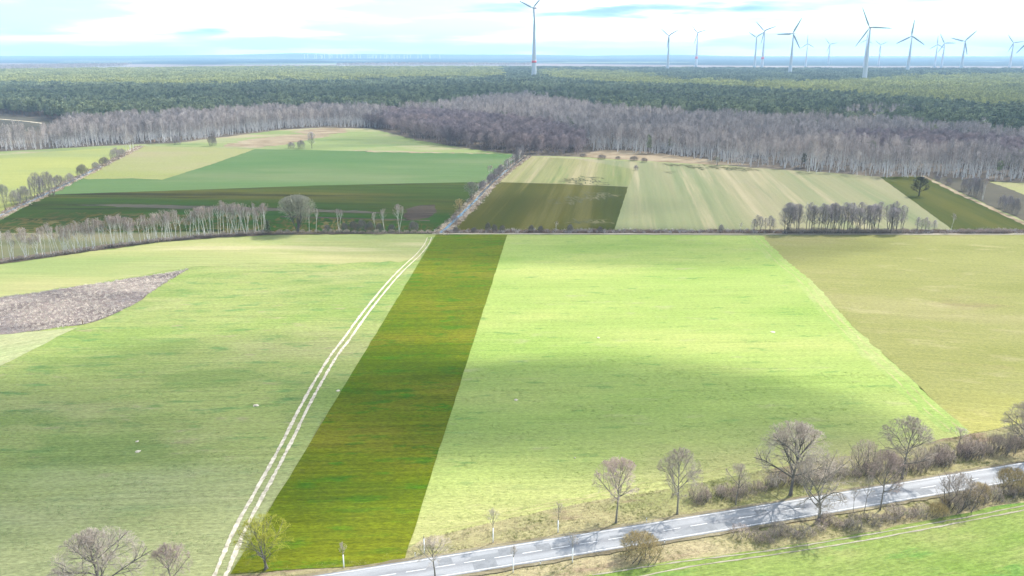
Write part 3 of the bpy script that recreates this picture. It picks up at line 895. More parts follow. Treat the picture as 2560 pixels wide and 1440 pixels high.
M['asphalt'] = road_mat()
M['paint'] = plain_mat('road_paint', (0.46, 0.46, 0.46), 0.7, 0.2, 0.14, 1.2)
road = strip('road', RC, 6.1, 0.26, M['asphalt'], jit=.04, uv=True, label='pale grey two lane country road crossing the bottom right', cat='road', kind='structure')
M['asphalt_new'] = plain_mat('asphalt_new', (0.138, 0.143, 0.152), 0.8, 0.3, 0.18, 1.5)
rdv = np.gradient(RC, axis=0)
rdv /= np.linalg.norm(rdv, axis=1, keepdims=True)
rnv = np.stack([-rdv[:, 1], rdv[:, 0]], 1)
for s in (-1, 1):
    strip('edge_line', RC + rnv * HALF * s, 0.17, 0.275, M['paint'], road, jit=.012, seed=60 + s)
for s in (-1, 1):
    strip('shoulder', RC + rnv * 3.35 * s, 1.0, 0.235, MD['verge_dirt'], road, jit=.13, seed=64 + s)
for xa, L_, off, w_ in ((4.5, 2.6, .8, 2.0), (-7, 4.0, -1.3, 2.2), (-12.5, 2.4, 1.2, 1.8), (18, 3.4, 0.1, 1.6), (-2, 3.0, 1.4, 1.7), (33, 4.5, -1.2, 2.1), (47, 2.2, 1.0, 1.5), (62, 5.0, 1.3, 1.9), (81, 3.0, -1.4, 1.8)):
    q = np.linspace(xa, xa + L_, 4)
    c_ = np.stack([q, np.interp(q, RC[:, 0], RC[:, 1])], 1) + np.array([-.26, .965]) * off
    strip('asphalt_patch', c_, w_, 0.266, M['asphalt_new'], road, jit=.05, seed=int(xa * 3) + 90)
cpx = to_px(np.c_[RC, np.full(len(RC), 0.27)])
dash_px = [(1015, 1065), (1089, 1138), (1160, 1212), (1236, 1283), (1306, 1355), (1378, 1425), (1449, 1494), (1521, 1567), (1590, 1634), (1659, 1701), (1726, 1768), (1846, 1888), (1962, 2002), (2076, 2117), (2190, 2228), (2301, 2340), (2412, 2446), (2508, 2543), (2610, 2645), (2710, 2745), (940, 990), (865, 915)]
inr = cpx[:, 0].argsort()
vis = (RC[:, 0] > -60) & (RC[:, 0] < 200)
for a, b in dash_px:
    gx = np.interp([a, b], cpx[vis, 0], RC[vis, 0])
    q = np.linspace(gx[0], gx[1], 4)
    strip('lane_dash', np.stack([q, np.interp(q, RC[:, 0], RC[:, 1])], 1), 0.16, 0.275, M['paint'], road, jit=.006)
# ------------------------------------------------------------------ kits: one wood mesh and one twig mesh per kind
FAN = ((4, 0), (14, 0.5), (24, 1.1), (34, 1.7), (18, 2.3), (30, 2.9), (12, 3.4), (36, 3.9), (26, 4.5), (16, 5.0), (34, 5.6), (40, 6.1))
tree_kit('maple_one', M['bark_grey'], M['twig_brown'], 13.5, 11.5, seed=11, clear=0.26, r0=0.24, n=(13, 8, 7, 8), ang=(20, 82), twig_r=0.014, trop=0.02)
tree_kit('maple_two', M['bark_grey'], M['twig_red'], 13.5, 10.5, seed=12, clear=0.30, r0=0.22, n=(12, 8, 7, 8), ang=(16, 74), twig_r=0.014, trop=0.03)
tree_kit('maple_wide', M['bark_dark'], M['twig_brown'], 15.0, 16.0, seed=13, clear=0.20, r0=0.34, n=(17, 9, 7, 8), ang=(20, 88), low=0.05, twig_r=0.0145, trop=0.015)
tree_kit('maple_open', M['bark_grey'], M['twig_brown'], 14.0, 14.5, seed=14, clear=0.16, r0=0.34, n=(10, 8, 6, 6), ang=(28, 80), trunk=0.5, wob=0.10, twig_r=0.0125, trop=0.04)
tree_kit('small_tree', M['bark_grey'], M['twig_brown'], 7.5, 5.0, seed=15, clear=0.40, r0=0.12, n=(9, 6, 5, 3), ang=(20, 55), twig_r=0.0125, trop=0.04)
tree_kit('yellow_tree', M['bark_dark'], M['twig_yellow'], 10.5, 9.5, seed=16, clear=0.16, r0=0.22, n=(10, 7, 6, 5), ang=(18, 66), thin=0.02, stems=((8, 0.3), (22, 2.6)), twig_r=0.013, trop=0.05)
tree_kit('round_bush', M['bark_dark'], M['twig_shrub'], 5.0, 5.0, seed=17, clear=0.03, r0=0.06, n=(6, 5, 4), stems=FAN, foot=1.2, ang=(12, 50), cz=0.24, twig_r=0.011, bushy=1.3)
tree_kit('hedge_shrub', M['bark_dark'], M['twig_shrub'], 2.8, 3.6, seed=18, clear=0.02, r0=0.045, n=(5, 4, 3), stems=FAN, foot=1.0, ang=(12, 46), cz=0.16, twig_r=0.010, bushy=1.3)
tree_kit('hedge_shrub_red', M['bark_dark'], M['twig_red'], 2.6, 3.4, seed=19, clear=0.02, r0=0.045, n=(5, 4, 3), stems=FAN[1:], foot=1.0, ang=(12, 46), cz=0.16, twig_r=0.010, bushy=1.3)
tree_kit('ochre_bush', M['bark_dark'], M['twig_ochre'], 3.4, 4.6, seed=20, clear=0.02, r0=0.045, n=(8, 6, 4), stems=FAN, foot=1.1, ang=(10, 42), cz=0.2, twig_r=0.010, bushy=1.3)
tree_kit('thin_sapling', M['bark_grey'], M['twig_brown'], 6.0, 2.6, seed=21, clear=0.45, r0=0.06, n=(9, 4, 3), ang=(18, 45), twig_r=0.014)
BIR = []
for i in range(5):
    k = 'row_birch_%d' % i
    st = (((6, 0.5),), ((10, 3.4), (7, 0.4)), ((14, 3.6), (5, 1.0), (10, 5.5)), ((4, 2.0),), ((18, 3.3), (8, 2.7)))[i]
    tree_kit(k, M['birch_bark'], M['twig_birch'], 12.0, (4.6, 6.0, 7.0, 4.2, 7.0)[i], seed=30 + i, clear=0.46, r0=0.10, n=(11, 6, 4), ang=(12, 40), trunk=0.94, stems=st, twig_r=0.019, sides=(6, 4, 3, 3, 3))
    BIR.append(k)
ALD = []
for i in range(4):
    k = 'row_alder_%d' % i
    tree_kit(k, M['bark_dark'], M['twig_alder'], 15.0, (6.5, 5.0, 7.5, 4.5)[i], seed=40 + i, clear=0.24, r0=0.17, n=(18, 8, 5), ang=(24, 56), trop=0.06, wob=0.035, trunk=0.95, stems=(((2, 0),), ((4, 1), (9, 4)), ((5, 0), (10, 2.5)), ((3, 3),))[i], twig_r=0.018, sides=(6, 4, 3, 3, 3))
    ALD.append(k)
tree_kit('willow_clump', M['bark_dark'], M['twig_willow'], 16.0, 15.0, seed=50, clear=0.10, r0=0.20, n=(12, 8, 6), ang=(10, 45), stems=((4, 0), (14, 0.8), (16, 2.0), (15, 3.1), (17, 4.3), (13, 5.5)), trunk=0.85, twig_r=0.03, cz=0.6)
tree_kit('willow_small', M['bark_dark'], M['twig_willow'], 9.0, 8.0, seed=51, clear=0.06, r0=0.12, n=(10, 7, 5), ang=(12, 60), stems=((5, 0), (20, 1.6), (22, 3.8)), twig_r=0.026, cz=0.5)
tree_kit('ochre_willow', M['bark_dark'], M['twig_ochre'], 9.0, 8.0, seed=52, clear=0.22, r0=0.16, n=(12, 8, 5), ang=(14, 66), twig_r=0.026)
tree_kit('lone_dark', M['twig_dark'], M['twig_dark'], 11.6, 9.5, seed=53, clear=0.16, r0=0.26, n=(18, 8, 5), ang=(40, 88), trunk=0.96, stems=((3, 0), (6, 3.2)), twig_r=0.03)
tree_kit('lone_alder', M['bark_dark'], M['twig_alder'], 14.5, 10.0, seed=54, clear=0.14, r0=0.24, n=(15, 8, 5), ang=(20, 62), twig_r=0.035)
tree_kit('ditch_bush', M['bark_dark'], M['twig_bush'], 6.0, 6.0, seed=55, clear=0.03, r0=0.06, n=(6, 5, 2), stems=FAN, foot=1.5, ang=(10, 40), cz=0.22, twig_r=0.022, bushy=1.3)
tree_kit('dark_bush', M['bark_dark'], M['twig_scrub'], 5.0, 5.5, seed=56, clear=0.03, r0=0.06, n=(6, 5, 2), stems=FAN, foot=1.4, ang=(12, 46), cz=0.2, twig_r=0.022, bushy=1.3)
FB = []
for i in range(5):
    k = 'wood_birch_%d' % i
    tree_kit(k, M['birch_bark_grey'], M['twig_wood'], 21.0, (6.0, 5.0, 6.5, 5.5, 7.5)[i], seed=60 + i, clear=0.38, r0=0.17, thin=0.11, n=(11, 4, 2), ang=(16, 44), trunk=0.92, twig_r=0.045, sides=(4, 3, 3, 3, 3), stems=(((2, 0),), ((4, 1),), ((5, 0.3), (8, 3.6)), ((3, 4),), ((6, 2), (9, 5)))[i])
    FB.append(k)
FA = []
for i in range(3):
    k = 'wood_alder_%d' % i
    tree_kit(k, M['twig_thicket'], M['twig_thicket'], 17.0, (10.0, 9.0, 11.0)[i], seed=70 + i, clear=0.12, r0=0.2, n=(18, 6, 3), ang=(20, 70), trunk=0.85, twig_r=0.06, sides=(4, 3, 3, 3, 3), cz=0.55)
    FA.append(k)


def clump_faces(rs, centres, size, per, spread, flat=0.7):
    V, F = [], []
    for c in centres:
        for _ in range(per):
            p = np.array(c) + rs.normal(0, 1, 3) * np.array([spread, spread, spread * flat])
            a = unit(rs.normal(0, 1, 3))
            b = unit(np.cross(a, rs.normal(0, 1, 3)))
            s = size * rs.uniform(0.6, 1.4)
            i = len(V)
            V += [tuple(p + a * s), tuple(p - a * s * 0.6 + b * s * 0.8), tuple(p - a * s * 0.6 - b * s * 0.8)]
            F.append((i, i + 1, i + 2))
    return V, F


def pine_kit(key, seed, h, wd, crown_from, ncl, per, mat, conical=0.0, size=0.55):
    rs = np.random.default_rng(seed)
    tb = Tubes()
    tb.add(np.array([[0, 0, -0.2], [rs.normal(0, .15), rs.normal(0, .15), h * .4], [rs.normal(0, .25), rs.normal(0, .25), h * .7], [0, 0, h * .97]]), np.array([.2, .16, .12, .04]), 5)
    cs = []
    for i in range(ncl):
        u = (i + rs.random()) / ncl
        z = h * (crown_from + (0.97 - crown_from) * u)
        prof = (1 - u) * 0.9 + 0.08 if conical else math.sqrt(max(0.05, 1 - (2 * abs(u - 0.38) / 1.28) ** 2))
        a, rr = i * 2.4 + rs.random(), wd / 2 * prof * math.sqrt(rs.uniform(0.25, 1))
        c = np.array([rr * math.cos(a), rr * math.sin(a), z])
        tb.add(np.array([[0, 0, z - 0.35 * rr], c * [.6, .6, 1] + [0, 0, -.25 * rr], c]), np.array([.07, .05, .03]), 3)
        cs.append(c)
    v, f = tb.mesh()
    cv, cf = clump_faces(rs, cs, size, per, wd * 0.11)
    KIT[key] = (make_mesh(key + '_trunk', v, f, M['pine_bark'], True), make_mesh(key + '_crown', cv, cf, mat), h, wd)


PD, PL_ = [], []
for i in range(5):
    pine_kit('dark_pine_%d' % i, 80 + i, 19.0, (6.0, 5.2, 6.6, 5.0, 6.2)[i], (0.45, .5, .42, .5, .38)[i], 20, 22, M['needles_dark'])
    PD.append('dark_pine_%d' % i)
for i in range(4):
    pine_kit('sunlit_pine_%d' % i, 90 + i, 15.0, (5.2, 4.6, 5.6, 5.0)[i], (0.22, .3, .25, .3)[i], 20, 20, M['needles_sunlit'], conical=1)  # conical pines with the sunlight painted into their needles
    PL_.append('sunlit_pine_%d' % i)
pine_kit('spruce_dark', 99, 8.0, 3.0, 0.08, 26, 22, M['needles_dark'], conical=1, size=0.3)


def combined(key):
    a, b, _, _ = KIT[key]
    V, F, m = [], [], []
    for k, me in enumerate((a, b)):
        o = len(V)
        V += [tuple(v.co) for v in me.vertices]
        F += [tuple(i + o for i in p.vertices) for p in me.polygons]
        m += [k] * len(me.polygons)
    return make_mesh(key + '_whole', V, F, [a.materials[0], b.materials[0]], False, m)


# ------------------------------------------------------------------ woods
rw = np.random.default_rng(21)
BL = [(-300, 392), (0, 379), (100, 373), (240, 365), (355, 357), (430, 356), (560, 340), (700, 322), (800, 316.5), (925, 319), (970, 320), (960, 298), (800, 293), (700, 296), (400, 316), (250, 325), (120, 338), (0, 350), (-300, 355)]
BR = [(1430, 384), (1478, 374), (1560, 378), (1640, 384), (1720, 394), (1800, 407), (1900, 416), (2000, 425), (2200, 440), (2400, 446), (2560, 454), (2900, 470), (2900, 384), (2560, 368), (2300, 340), (2000, 326), (1700, 311), (1500, 296), (1440, 281), (1300, 258), (1200, 268), (1100, 286), (1000, 294), (1100, 318), (1300, 335)]
AT = [(915, 318), (985, 326), (1050, 349), (1120, 362), (1200, 373), (1300, 385), (1440, 388), (1475, 376), (1440, 350), (1350, 328), (1200, 312), (1080, 300), (960, 297)]
AR = [(2050, 372), (2160, 362), (2300, 362), (2560, 385), (2900, 405), (2900, 430), (2560, 425), (2350, 408), (2150, 398)]
CLEAR_L = [(-500, 292), (0, 284), (110, 293), (165, 310), (150, 345), (90, 364), (0, 366), (-500, 374)]
CLEAR_R = [(2070, 305), (2110, 287), (2200, 280), (2265, 294), (2245, 318), (2150, 322)]


def split_front(P, front, n):
    """the n points nearest to a wood's front edge, and the others"""
    q = to_px(P)
    fy = np.interp(q[:, 0], [f[0] for f in front], [f[1] for f in front])
    inview = (q[:, 0] > 0) & (q[:, 0] < 2560)
    d = np.where(inview, fy - q[:, 1], 1e6)
    o = np.argsort(d)
    return P[o[:n]], P[o[n:]]


def front_trees(P, keys, name, hs, ws, labels, cat, group):
    for x, y in P:
        k = keys[int(rw.integers(len(keys)))]
        qx = to_px(np.array([[x, y]]))[0, 0]
        lab = next(l for lim, l in labels if qx < lim)
        s = rw.uniform(0.74, 1.12) * (1 + .14 * math.sin(x * .07) * math.sin(y * .06 + x * .021))
        if name == 'birch_tree' and qx < 150:
            s *= 0.55 + 0.3 * max(0, qx) / 150
        plant(k, name, (x, y), hs * s, KIT[k][3] * ws * rw.uniform(0.85, 1.15), lab, cat, group, rw.uniform(0, 2 * PI))


P = sample_px(BL, 1 / 13, 2.5, rw, holes=[CLEAR_L])
P = P[(to_px(P)[:, 0] > 140) | (rw.random(len(P)) < .45)]
A1, B1 = split_front(P, BL[:11], 120)
P = sample_px(BR, 1 / 17, 6, rw, holes=[AR, AT, CLEAR_R])
A2, B2 = split_front(P, BR[:12], 130)
INF = 1e9
front_trees(A1, FB, 'birch_tree', 20, 1.0, [(370, 'bare white birch at the wood edge left of the green field'), (620, 'bare pale birch at the wood edge above the tan field wedge'), (INF, 'bare pale birch at the wood edge behind the straw coloured rise')], 'birch tree', 'birches along the edge of the left wood')
front_trees(A2, FB, 'birch_tree', 20, 1.0, [(1720, 'bare pale birch at the wood edge behind the reedy straw strip'), (2200, 'bare pale birch at the wood edge above the striped wet meadow'), (INF, 'bare pale birch at the wood edge behind the lone dark tree')], 'birch tree', 'birches along the edge of the right wood')
BB = np.concatenate([B1, B2])
kf = np.sin(BB[:, 0] * .045 + 1) * np.sin(BB[:, 1] * .05) + rw.normal(0, .5, len(BB))
BB = BB[kf < 1.0]
sb = rw.uniform(0.66, 1.08, len(BB)) * (1 + .16 * np.sin(BB[:, 0] * .07) * np.sin(BB[:, 1] * .06 + BB[:, 0] * .021))
scatter('birch_wood', BB, sb, rw.uniform(0, 6.28, len(BB)), rw.integers(0, 5, len(BB)), [combined(k) for k in FB], 'grey lilac mass of bare birches behind the wood edge', 'birch wood')
P = sample_px(AT, 1 / 30, 2.5, rw)
A3, B3 = split_front(P, AT[:8], 90)
front_trees(A3, FA, 'alder_tree', 16, 1.0, [(1120, 'round purple brown alder at the left flank of the dense thicket'), (1310, 'round purple brown alder at the front of the dense thicket'), (INF, 'round purple brown alder at the right end of the dense thicket')], 'alder tree', 'alders at the edge of the purple thicket')
P4 = sample_px(AR, 1 / 34, 4, rw)
scatter_simple('alder_wood', np.concatenate([B3, P4]), 0.8, 1.08, [combined(k) for k in FA], 'dense purple brown alder thickets with rounded crowns', 'alder wood', rw)

# pines: dark stand, and a stand with sunlight put into its needle colour
PINE = [(-300, 352), (0, 316), (130, 322), (250, 323), (400, 314), (700, 295), (800, 291), (925, 295), (960, 292), (1100, 284), (1200, 266), (1250, 262), (1440, 279), (1500, 294), (1700, 309), (2000, 325), (2300, 341), (2560, 368), (2900, 386), (2900, 184), (2560, 180), (1900, 178), (1300, 174), (700, 173), (0, 182), (-300, 186)]
MIX = [(1180, 272), (1210, 248), (1300, 238), (1400, 242), (1480, 262), (1500, 292), (1440, 280), (1300, 262)]
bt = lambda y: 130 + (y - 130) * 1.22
LIGHT = [[(-300, bt(166)), (0, bt(162)), (640, bt(158)), (1250, bt(163)), (1260, bt(190)), (900, bt(196)), (800, bt(200)), (700, bt(196)), (560, bt(210)), (300, bt(206)), (0, bt(203)), (-300, bt(206))],  # bands of forest whose sunlight is painted into the needles
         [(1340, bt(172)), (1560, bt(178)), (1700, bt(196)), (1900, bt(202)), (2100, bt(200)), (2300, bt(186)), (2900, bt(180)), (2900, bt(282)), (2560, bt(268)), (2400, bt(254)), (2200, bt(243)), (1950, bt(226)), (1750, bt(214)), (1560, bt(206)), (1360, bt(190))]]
NEAR_D = 1750.0
CLRS = [MIX, CLEAR_R, CLEAR_L]
P = sample_px(PINE, 1 / 34, 7, rw, holes=CLRS)
qq = to_px(P)
edge = np.interp(qq[:, 0], [f[0] for f in PINE[:19]], [f[1] for f in PINE[:19]])
P = P[qq[:, 1] < edge - 7 + 9 * np.sin(qq[:, 0] * .021 + 1) * np.sin(qq[:, 0] * .0083) + rw.normal(0, 3, len(P))]
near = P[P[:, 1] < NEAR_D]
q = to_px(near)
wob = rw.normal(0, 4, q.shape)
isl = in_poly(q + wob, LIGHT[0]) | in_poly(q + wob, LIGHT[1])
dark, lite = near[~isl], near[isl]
A5, B5 = split_front(dark, PINE[:19], 290)
front_trees(A5, PD, 'pine_tree', 19, 1.05, [(300, 'dark green pine at the forest front above the left clearing'), (560, 'dark green pine rising behind the left end of the birch wood'), (780, 'dark green pine rising above the birches behind the straw coloured rise'), (960, 'dark green pine where the birch wood meets the purple thicket'), (1500, 'dark green pine rising behind the purple thicket'), (2100, 'dark green pine rising behind the middle of the right birch wood'), (INF, 'dark green pine rising behind the right end of the birch wood')], 'pine tree', 'pines along the front of the pine forest')
MP = sample_px(MIX, 1 / 90, 3, rw)
MB = sample_px(MIX, 1 / 45, 3, rw)
PM = sample_px(BR, 1 / 260, 3, rw, holes=[AR, AT])
PM = PM[np.sin(PM[:, 0] * .03 + 2) * np.sin(PM[:, 1] * .035) + rw.normal(0, .25, len(PM)) > .3]
dk = np.concatenate([B5, MP])
sd = rw.uniform(0.66, 1.14, len(dk)) * (1 + .1 * np.sin(dk[:, 0] * .03) * np.sin(dk[:, 1] * .025))
brn = np.sin(dk[:, 0] * .013 + 1.1) * np.sin(dk[:, 1] * .011 + dk[:, 0] * .004) > .86
BROWN = dk[brn][::2]
dk, sd = dk[~brn], sd[~brn]
scatter('pine_forest', dk, sd, rw.uniform(0, 2 * PI, len(dk)), rw.integers(0, len(PD), len(dk)), [combined(k) for k in PD], 'deep dark green pine forest beyond the birch woods', 'pine forest')
scatter_simple('sunlit_pine_forest', lite, 0.75, 1.1, [combined(k) for k in PL_], 'pine forest on the right coloured yellow green as if sunlit', 'pine forest', rw)
scatter_simple('birch_scrub', np.concatenate([MB, BROWN, sample_px(CLEAR_R, 1 / 120, 3, rw)]), 0.5, 0.85, [combined(k) for k in FB], 'bare birch scrub in the gap among the dark pines', 'birch scrub', rw)
scatter_simple('pine_sprinkling', np.concatenate([PM, sample_px(CLEAR_R, 1 / 300, 3, rw)]), 0.55, 0.95, [combined(k) for k in PD], 'single small pines standing among the bare birches', 'pines', rw)


def pine_patch(key, seed, mat, n, size, h):
    rs = np.random.default_rng(seed)
    V, F, m = [], [], []
    for i in range(n):
        cx, cy = rs.uniform(-size / 2, size / 2, 2)
        hh = h * rs.uniform(0.8, 1.12)
        cs = [(cx + rs.normal(0, 1.1), cy + rs.normal(0, 1.1), hh * z) for z in (0.48, 0.58, 0.68, 0.78, 0.88, 0.97)]
        v, f = clump_faces(rs, cs, 1.15, 8, 0.85)
        o = len(V)
        V += v
        F += [tuple(a + o for a in g) for g in f]
    return make_mesh(key, V, F, mat)


farp = sample_px(PINE, 1 / 900, 6, rw, holes=CLRS)
farp = farp[farp[:, 1] >= NEAR_D - 15]
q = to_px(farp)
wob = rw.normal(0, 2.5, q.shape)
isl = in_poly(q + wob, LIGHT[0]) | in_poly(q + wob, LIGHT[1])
for nm, pp, mt, lab in (('far_pine_forest', farp[~isl], M['needles_dark'], 'distant dark green pine forest around the wind turbines'), ('far_sunlit_pine_forest', farp[isl], M['needles_sunlit'], 'distant pine forest below the horizon coloured yellow green as if sunlit')):
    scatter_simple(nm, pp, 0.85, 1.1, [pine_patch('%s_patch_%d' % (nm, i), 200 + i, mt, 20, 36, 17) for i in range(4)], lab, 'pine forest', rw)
fb = sample_px([(-300, 182), (-300, 172), (0, 170), (330, 165), (300, 172), (0, 182)], 1 / 160, 2, rw)
fb2 = sample_px([(840, 168), (1330, 168), (1330, 164), (1000, 163), (840, 165)], 1 / 300, 2, rw)
scatter_simple('far_birch_wood', np.concatenate([fb, fb2]), 0.8, 1.2, [combined(k) for k in FB], 'pale bare wood at the far edge of the pine forest', 'birch wood', rw)

# ------------------------------------------------------------------ wind turbines
ROT_AZ = rad(45)


def lathe(profile, k=20, z0=0.0):
    V, F = [], []
    for r_, z in profile:
        for i in range(k):
            a = 2 * PI * i / k
            V.append((r_ * math.cos(a), r_ * math.sin(a), z + z0))
    for j in range(len(profile) - 1):
        for i in range(k):
            F.append((j * k + i, j * k + (i + 1) % k, (j + 1) * k + (i + 1) % k, (j + 1) * k + i))
    F.append(tuple(range(k))[::-1])
    F.append(tuple((len(profile) - 1) * k + i for i in range(k)))
    return V, F


def blade_mesh(R, k_=1.0):
    V, F = [], []
    secs = [(0.0, .030, .030), (.05, .034, .030), (.12, .066, .028), (.2, .09, .022), (.35, .082, .016), (.55, .07, .013), (.75, .056, .010), (.92, .04, .007), (1.0, .014, .003)]
    for t, ch, th in secs:
        tw = rad(16 * (1 - t))
        for i in range(8):
            a = 2 * PI * i / 8
            x, y = ch * R * (math.cos(a) * .5 - (.12 if t > .1 else 0)), th * R * math.sin(a) * .5
            V.append((x * k_ * math.cos(tw) - y * math.sin(tw), x * math.sin(tw) + y * math.cos(tw), t * R))
    for j in range(len(secs) - 1):
        for i in range(8):
            F.append((j * 8 + i, j * 8 + (i + 1) % 8, (j + 1) * 8 + (i + 1) % 8, (j + 1) * 8 + i))
    F.append(tuple(range(8))[::-1])
    F.append(tuple(64 + i for i in range(8)))
    return make_mesh('blade', V, F, M['turbine_grey'], True)


def turbine(hx, hy, bx, by, tip, wpx, label, band=False):
    D = (CAM_H - 16) * FPX / (by - 130) / (CP * 0 + 1)
    b = -(by - 720) / FPX
    t = (16 - CAM_H) / (-SP + b * CP)
    X, Y = t * (bx - 1280) / FPX, t * (CP + b * SP)
    bh = -(hy - 720) / FPX
    th = Y / (CP + bh * SP)
    Hh = CAM_H + th * (-SP + bh * CP)
    m = th / FPX                      # metres per photograph pixel there
    th_az = math.atan2(X, Y)
    k = max(0.35, math.cos(ROT_AZ - th_az))
    dx, dy = (tip[0] - hx) / k, -(tip[1] - hy)
    R = math.hypot(dx, dy) * m
    ph = math.atan2(dy, dx)
    o = empty('wind_turbine', (X, Y, 0), label, 'wind turbine', 'wind turbines above the pine forest')
    r0, r1 = wpx * m / 2, max(1.6, wpx * m / 2 * 0.36)
    top = Hh - R * .03
    V, F = lathe([(r0 * 1.08, 0), (r0, 16), (r0 * .82 + r1 * .18, top * .25), (r0 * .5 + r1 * .5, top * .5), (r1 * 1.15, top * .8), (r1, top)])
    tw = part('tower', make_mesh('tower', V, F, M['turbine_white'], True), o)
    if band:
        zb = 16 + (top - 16) * .185
        rb = (r0 * .82 + r1 * .18) * 1.05
        V, F = lathe([(rb * 1.02, zb), (rb, zb + 5.5 * m)], 20)
        part('tower_band', make_mesh('tower_band', V, F, M['turbine_red'], True), tw)
    ax = (math.sin(ROT_AZ), math.cos(ROT_AZ))       # away from the rotor
    L, wn_, hn = R * .17, R * .062, R * .07
    V = []
    for u, sw, sh in ((-.42, .62, .62), (-.2, 1, 1), (.45, 1, 1), (.75, .8, .8)):
        for i in range(8):
            a = 2 * PI * (i + .5) / 8
            V.append((wn_ * sw * math.cos(a) * .62, u * L, hn * sh * math.sin(a) * .62))
    F = [(j * 8 + i, j * 8 + (i + 1) % 8, (j + 1) * 8 + (i + 1) % 8, (j + 1) * 8 + i) for j in range(3) for i in range(8)] + [tuple(range(8))[::-1], tuple(24 + i for i in range(8))]
    na = part('nacelle', make_mesh('nacelle', V, F, M['turbine_grey'], True), o, (0, 0, Hh), (0, 0, -ROT_AZ))
    if band:
        s_ = hn * .66
        V = [(x * s_ * .95, y, z * s_) for y in (.32 * L, .48 * L) for x, z in ((-1, -1), (1, -1), (1, 1), (-1, 1))]
        F = [(0, 1, 5, 4), (1, 2, 6, 5), (2, 3, 7, 6), (3, 0, 4, 7), (3, 2, 1, 0), (4, 5, 6, 7)]
        part('nacelle_stripe', make_mesh('nacelle_stripe', V, F, M['turbine_red']), na)
    hubp = Vector((-ax[0] * L * .55, -ax[1] * L * .55, Hh))
    V, F = lathe([(R * .004, -R * .05), (R * .022, -R * .04), (R * .03, -R * .01), (R * .03, R * .025)], 14)
    part('hub', make_mesh('hub', V, F, M['turbine_grey'], True), o, hubp, (-PI / 2, 0, -ROT_AZ))
    bm_ = blade_mesh(R, 1.25 if R / m < 45 else 0.85)
    for j in range(3):
        a = ph + j * 2 * PI / 3
        rh = Vector((math.cos(ROT_AZ), -math.sin(ROT_AZ), 0))
        d = rh * math.cos(a) + Vector((0, 0, 1)) * math.sin(a)
        n_ = Vector((ax[0], ax[1], 0))
        x_ = d.cross(n_) * -1
        from mathutils import Matrix
        mt = Matrix((x_, n_, d)).transposed()
        p = bpy.data.objects.new('blade', bm_)
        p.location, p.rotation_euler = hubp, mt.to_euler()
        put(p, o)


TB = [(1335, 20, 1335, 187, (1341, 76), 12.7, 'tall white wind turbine standing alone left of all the others', True),
      (1671, 89, 1669, 172, (1650, 71), 7.5, 'wind turbine with a Y shaped rotor, first right of the lone tall one', False),
      (1745.5, 82, 1740, 161.5, (1768, 75), 7, 'wind turbine with a red tower band, second right of the lone tall one', True),
      (1892, 93, 1886, 169, (1872, 80), 7, 'left turbine of the overlapping pair left of the gap', False),
      (1910.5, 77, 1905, 164, (1938, 67), 7.5, 'right and taller turbine of the overlapping pair with a red band', True),
      (1983, 84, 1975, 180, (2001.5, 46), 9, 'large turbine just right of the overlapping pair', False),
      (2019, 109, 2014, 162.5, (2018, 89), 5, 'small turbine right behind the large one beside the overlapping pair', False),
      (2075, 111, 2070.5, 157.5, (2093, 107), 5, 'small distant turbine midway before the biggest right turbine', False),
      (2176, 68.5, 2161, 195.5, (2226.5, 72), 12, 'biggest and nearest turbine on the right, with a thick tower', False),
      (2165, 99, 2160, 165, (2151, 107), 6, 'turbine half hidden behind the biggest right turbine', False),
      (2202, 112, 2196.5, 159.5, (2217, 105), 5, 'small distant turbine right of the biggest turbine', False),
      (2280, 90, 2269, 176, (2282, 50), 9, 'turbine with one blade straight up, right of the biggest one', False),
      (2343, 111, 2337, 161.5, (2342, 90), 5.5, 'left turbine of the small pair near the right edge', False),
      (2360, 108, 2354, 164, (2385, 108), 6, 'right turbine of the small pair near the right edge', False),
      (2413, 103, 2403, 171, (2436, 78), 8, 'turbine with a blade pointing up right, right of the small pair', False),
      (2533, 107, 2524, 168, (2556, 104), 7, 'second turbine from the right edge of the picture', False),
      (2568, 103, 2559, 175, (2554, 68.5), 7, 'turbine cut by the right edge of the picture', False)]
for a in TB:
    turbine(*a)
FT = [247, 280, 350, 367, 412, 422, 448, 492, 505, 520, 572, 617, 650, 690, 735, 750, 785, 805, 880, 900, 920, 932, 955, 966, 1007, 1047, 1065, 1080, 1112, 1125, 1140, 1170, 1192, 1243, 1273, 1305, 1380, 1415, 1495, 1503, 1600]
V, F = lathe([(3.0, 0), (1.9, 44)], 6)
for j in range(3):
    a = 0.6 + j * 2 * PI / 3
    i0 = len(V)
    c_, s_ = math.cos(a), math.sin(a)
    for d_, wv in ((0, 1.6), (22, .5)):
        for sx in (-1, 1):
            for sy in (-.5, .5):
                V.append((c_ * d_ - s_ * wv * sx, sy - 2.4, 44 + s_ * d_ + c_ * wv * sx))
    F += [(i0, i0 + 2, i0 + 6, i0 + 4), (i0 + 1, i0 + 5, i0 + 7, i0 + 3), (i0, i0 + 4, i0 + 5, i0 + 1), (i0 + 2, i0 + 3, i0 + 7, i0 + 6), (i0 + 4, i0 + 6, i0 + 7, i0 + 5), (i0, i0 + 1, i0 + 3, i0 + 2)]
ftm = make_mesh('far_wind_turbine', V, F, plain_mat('far_turbine_white', (0.8, 0.8, 0.78), 0.6))
rf = random.Random(5)
for v in FT:
    Y = rf.uniform(11200, 11900)
    o = bpy.data.objects.new('wind_turbine', ftm)
    o.location = ((700 + v / 4 - 1280) / FPX * (Y * CP + CAM_H * SP), Y, 0)
    o.scale = (1, 1, rf.uniform(.9, 1.25))
    o.rotation_euler = (0, 0, rf.uniform(-.3, .3))
    put(o, None, 'tiny pale wind turbine in the far row on the horizon', 'wind turbine', 'far wind farm on the horizon')
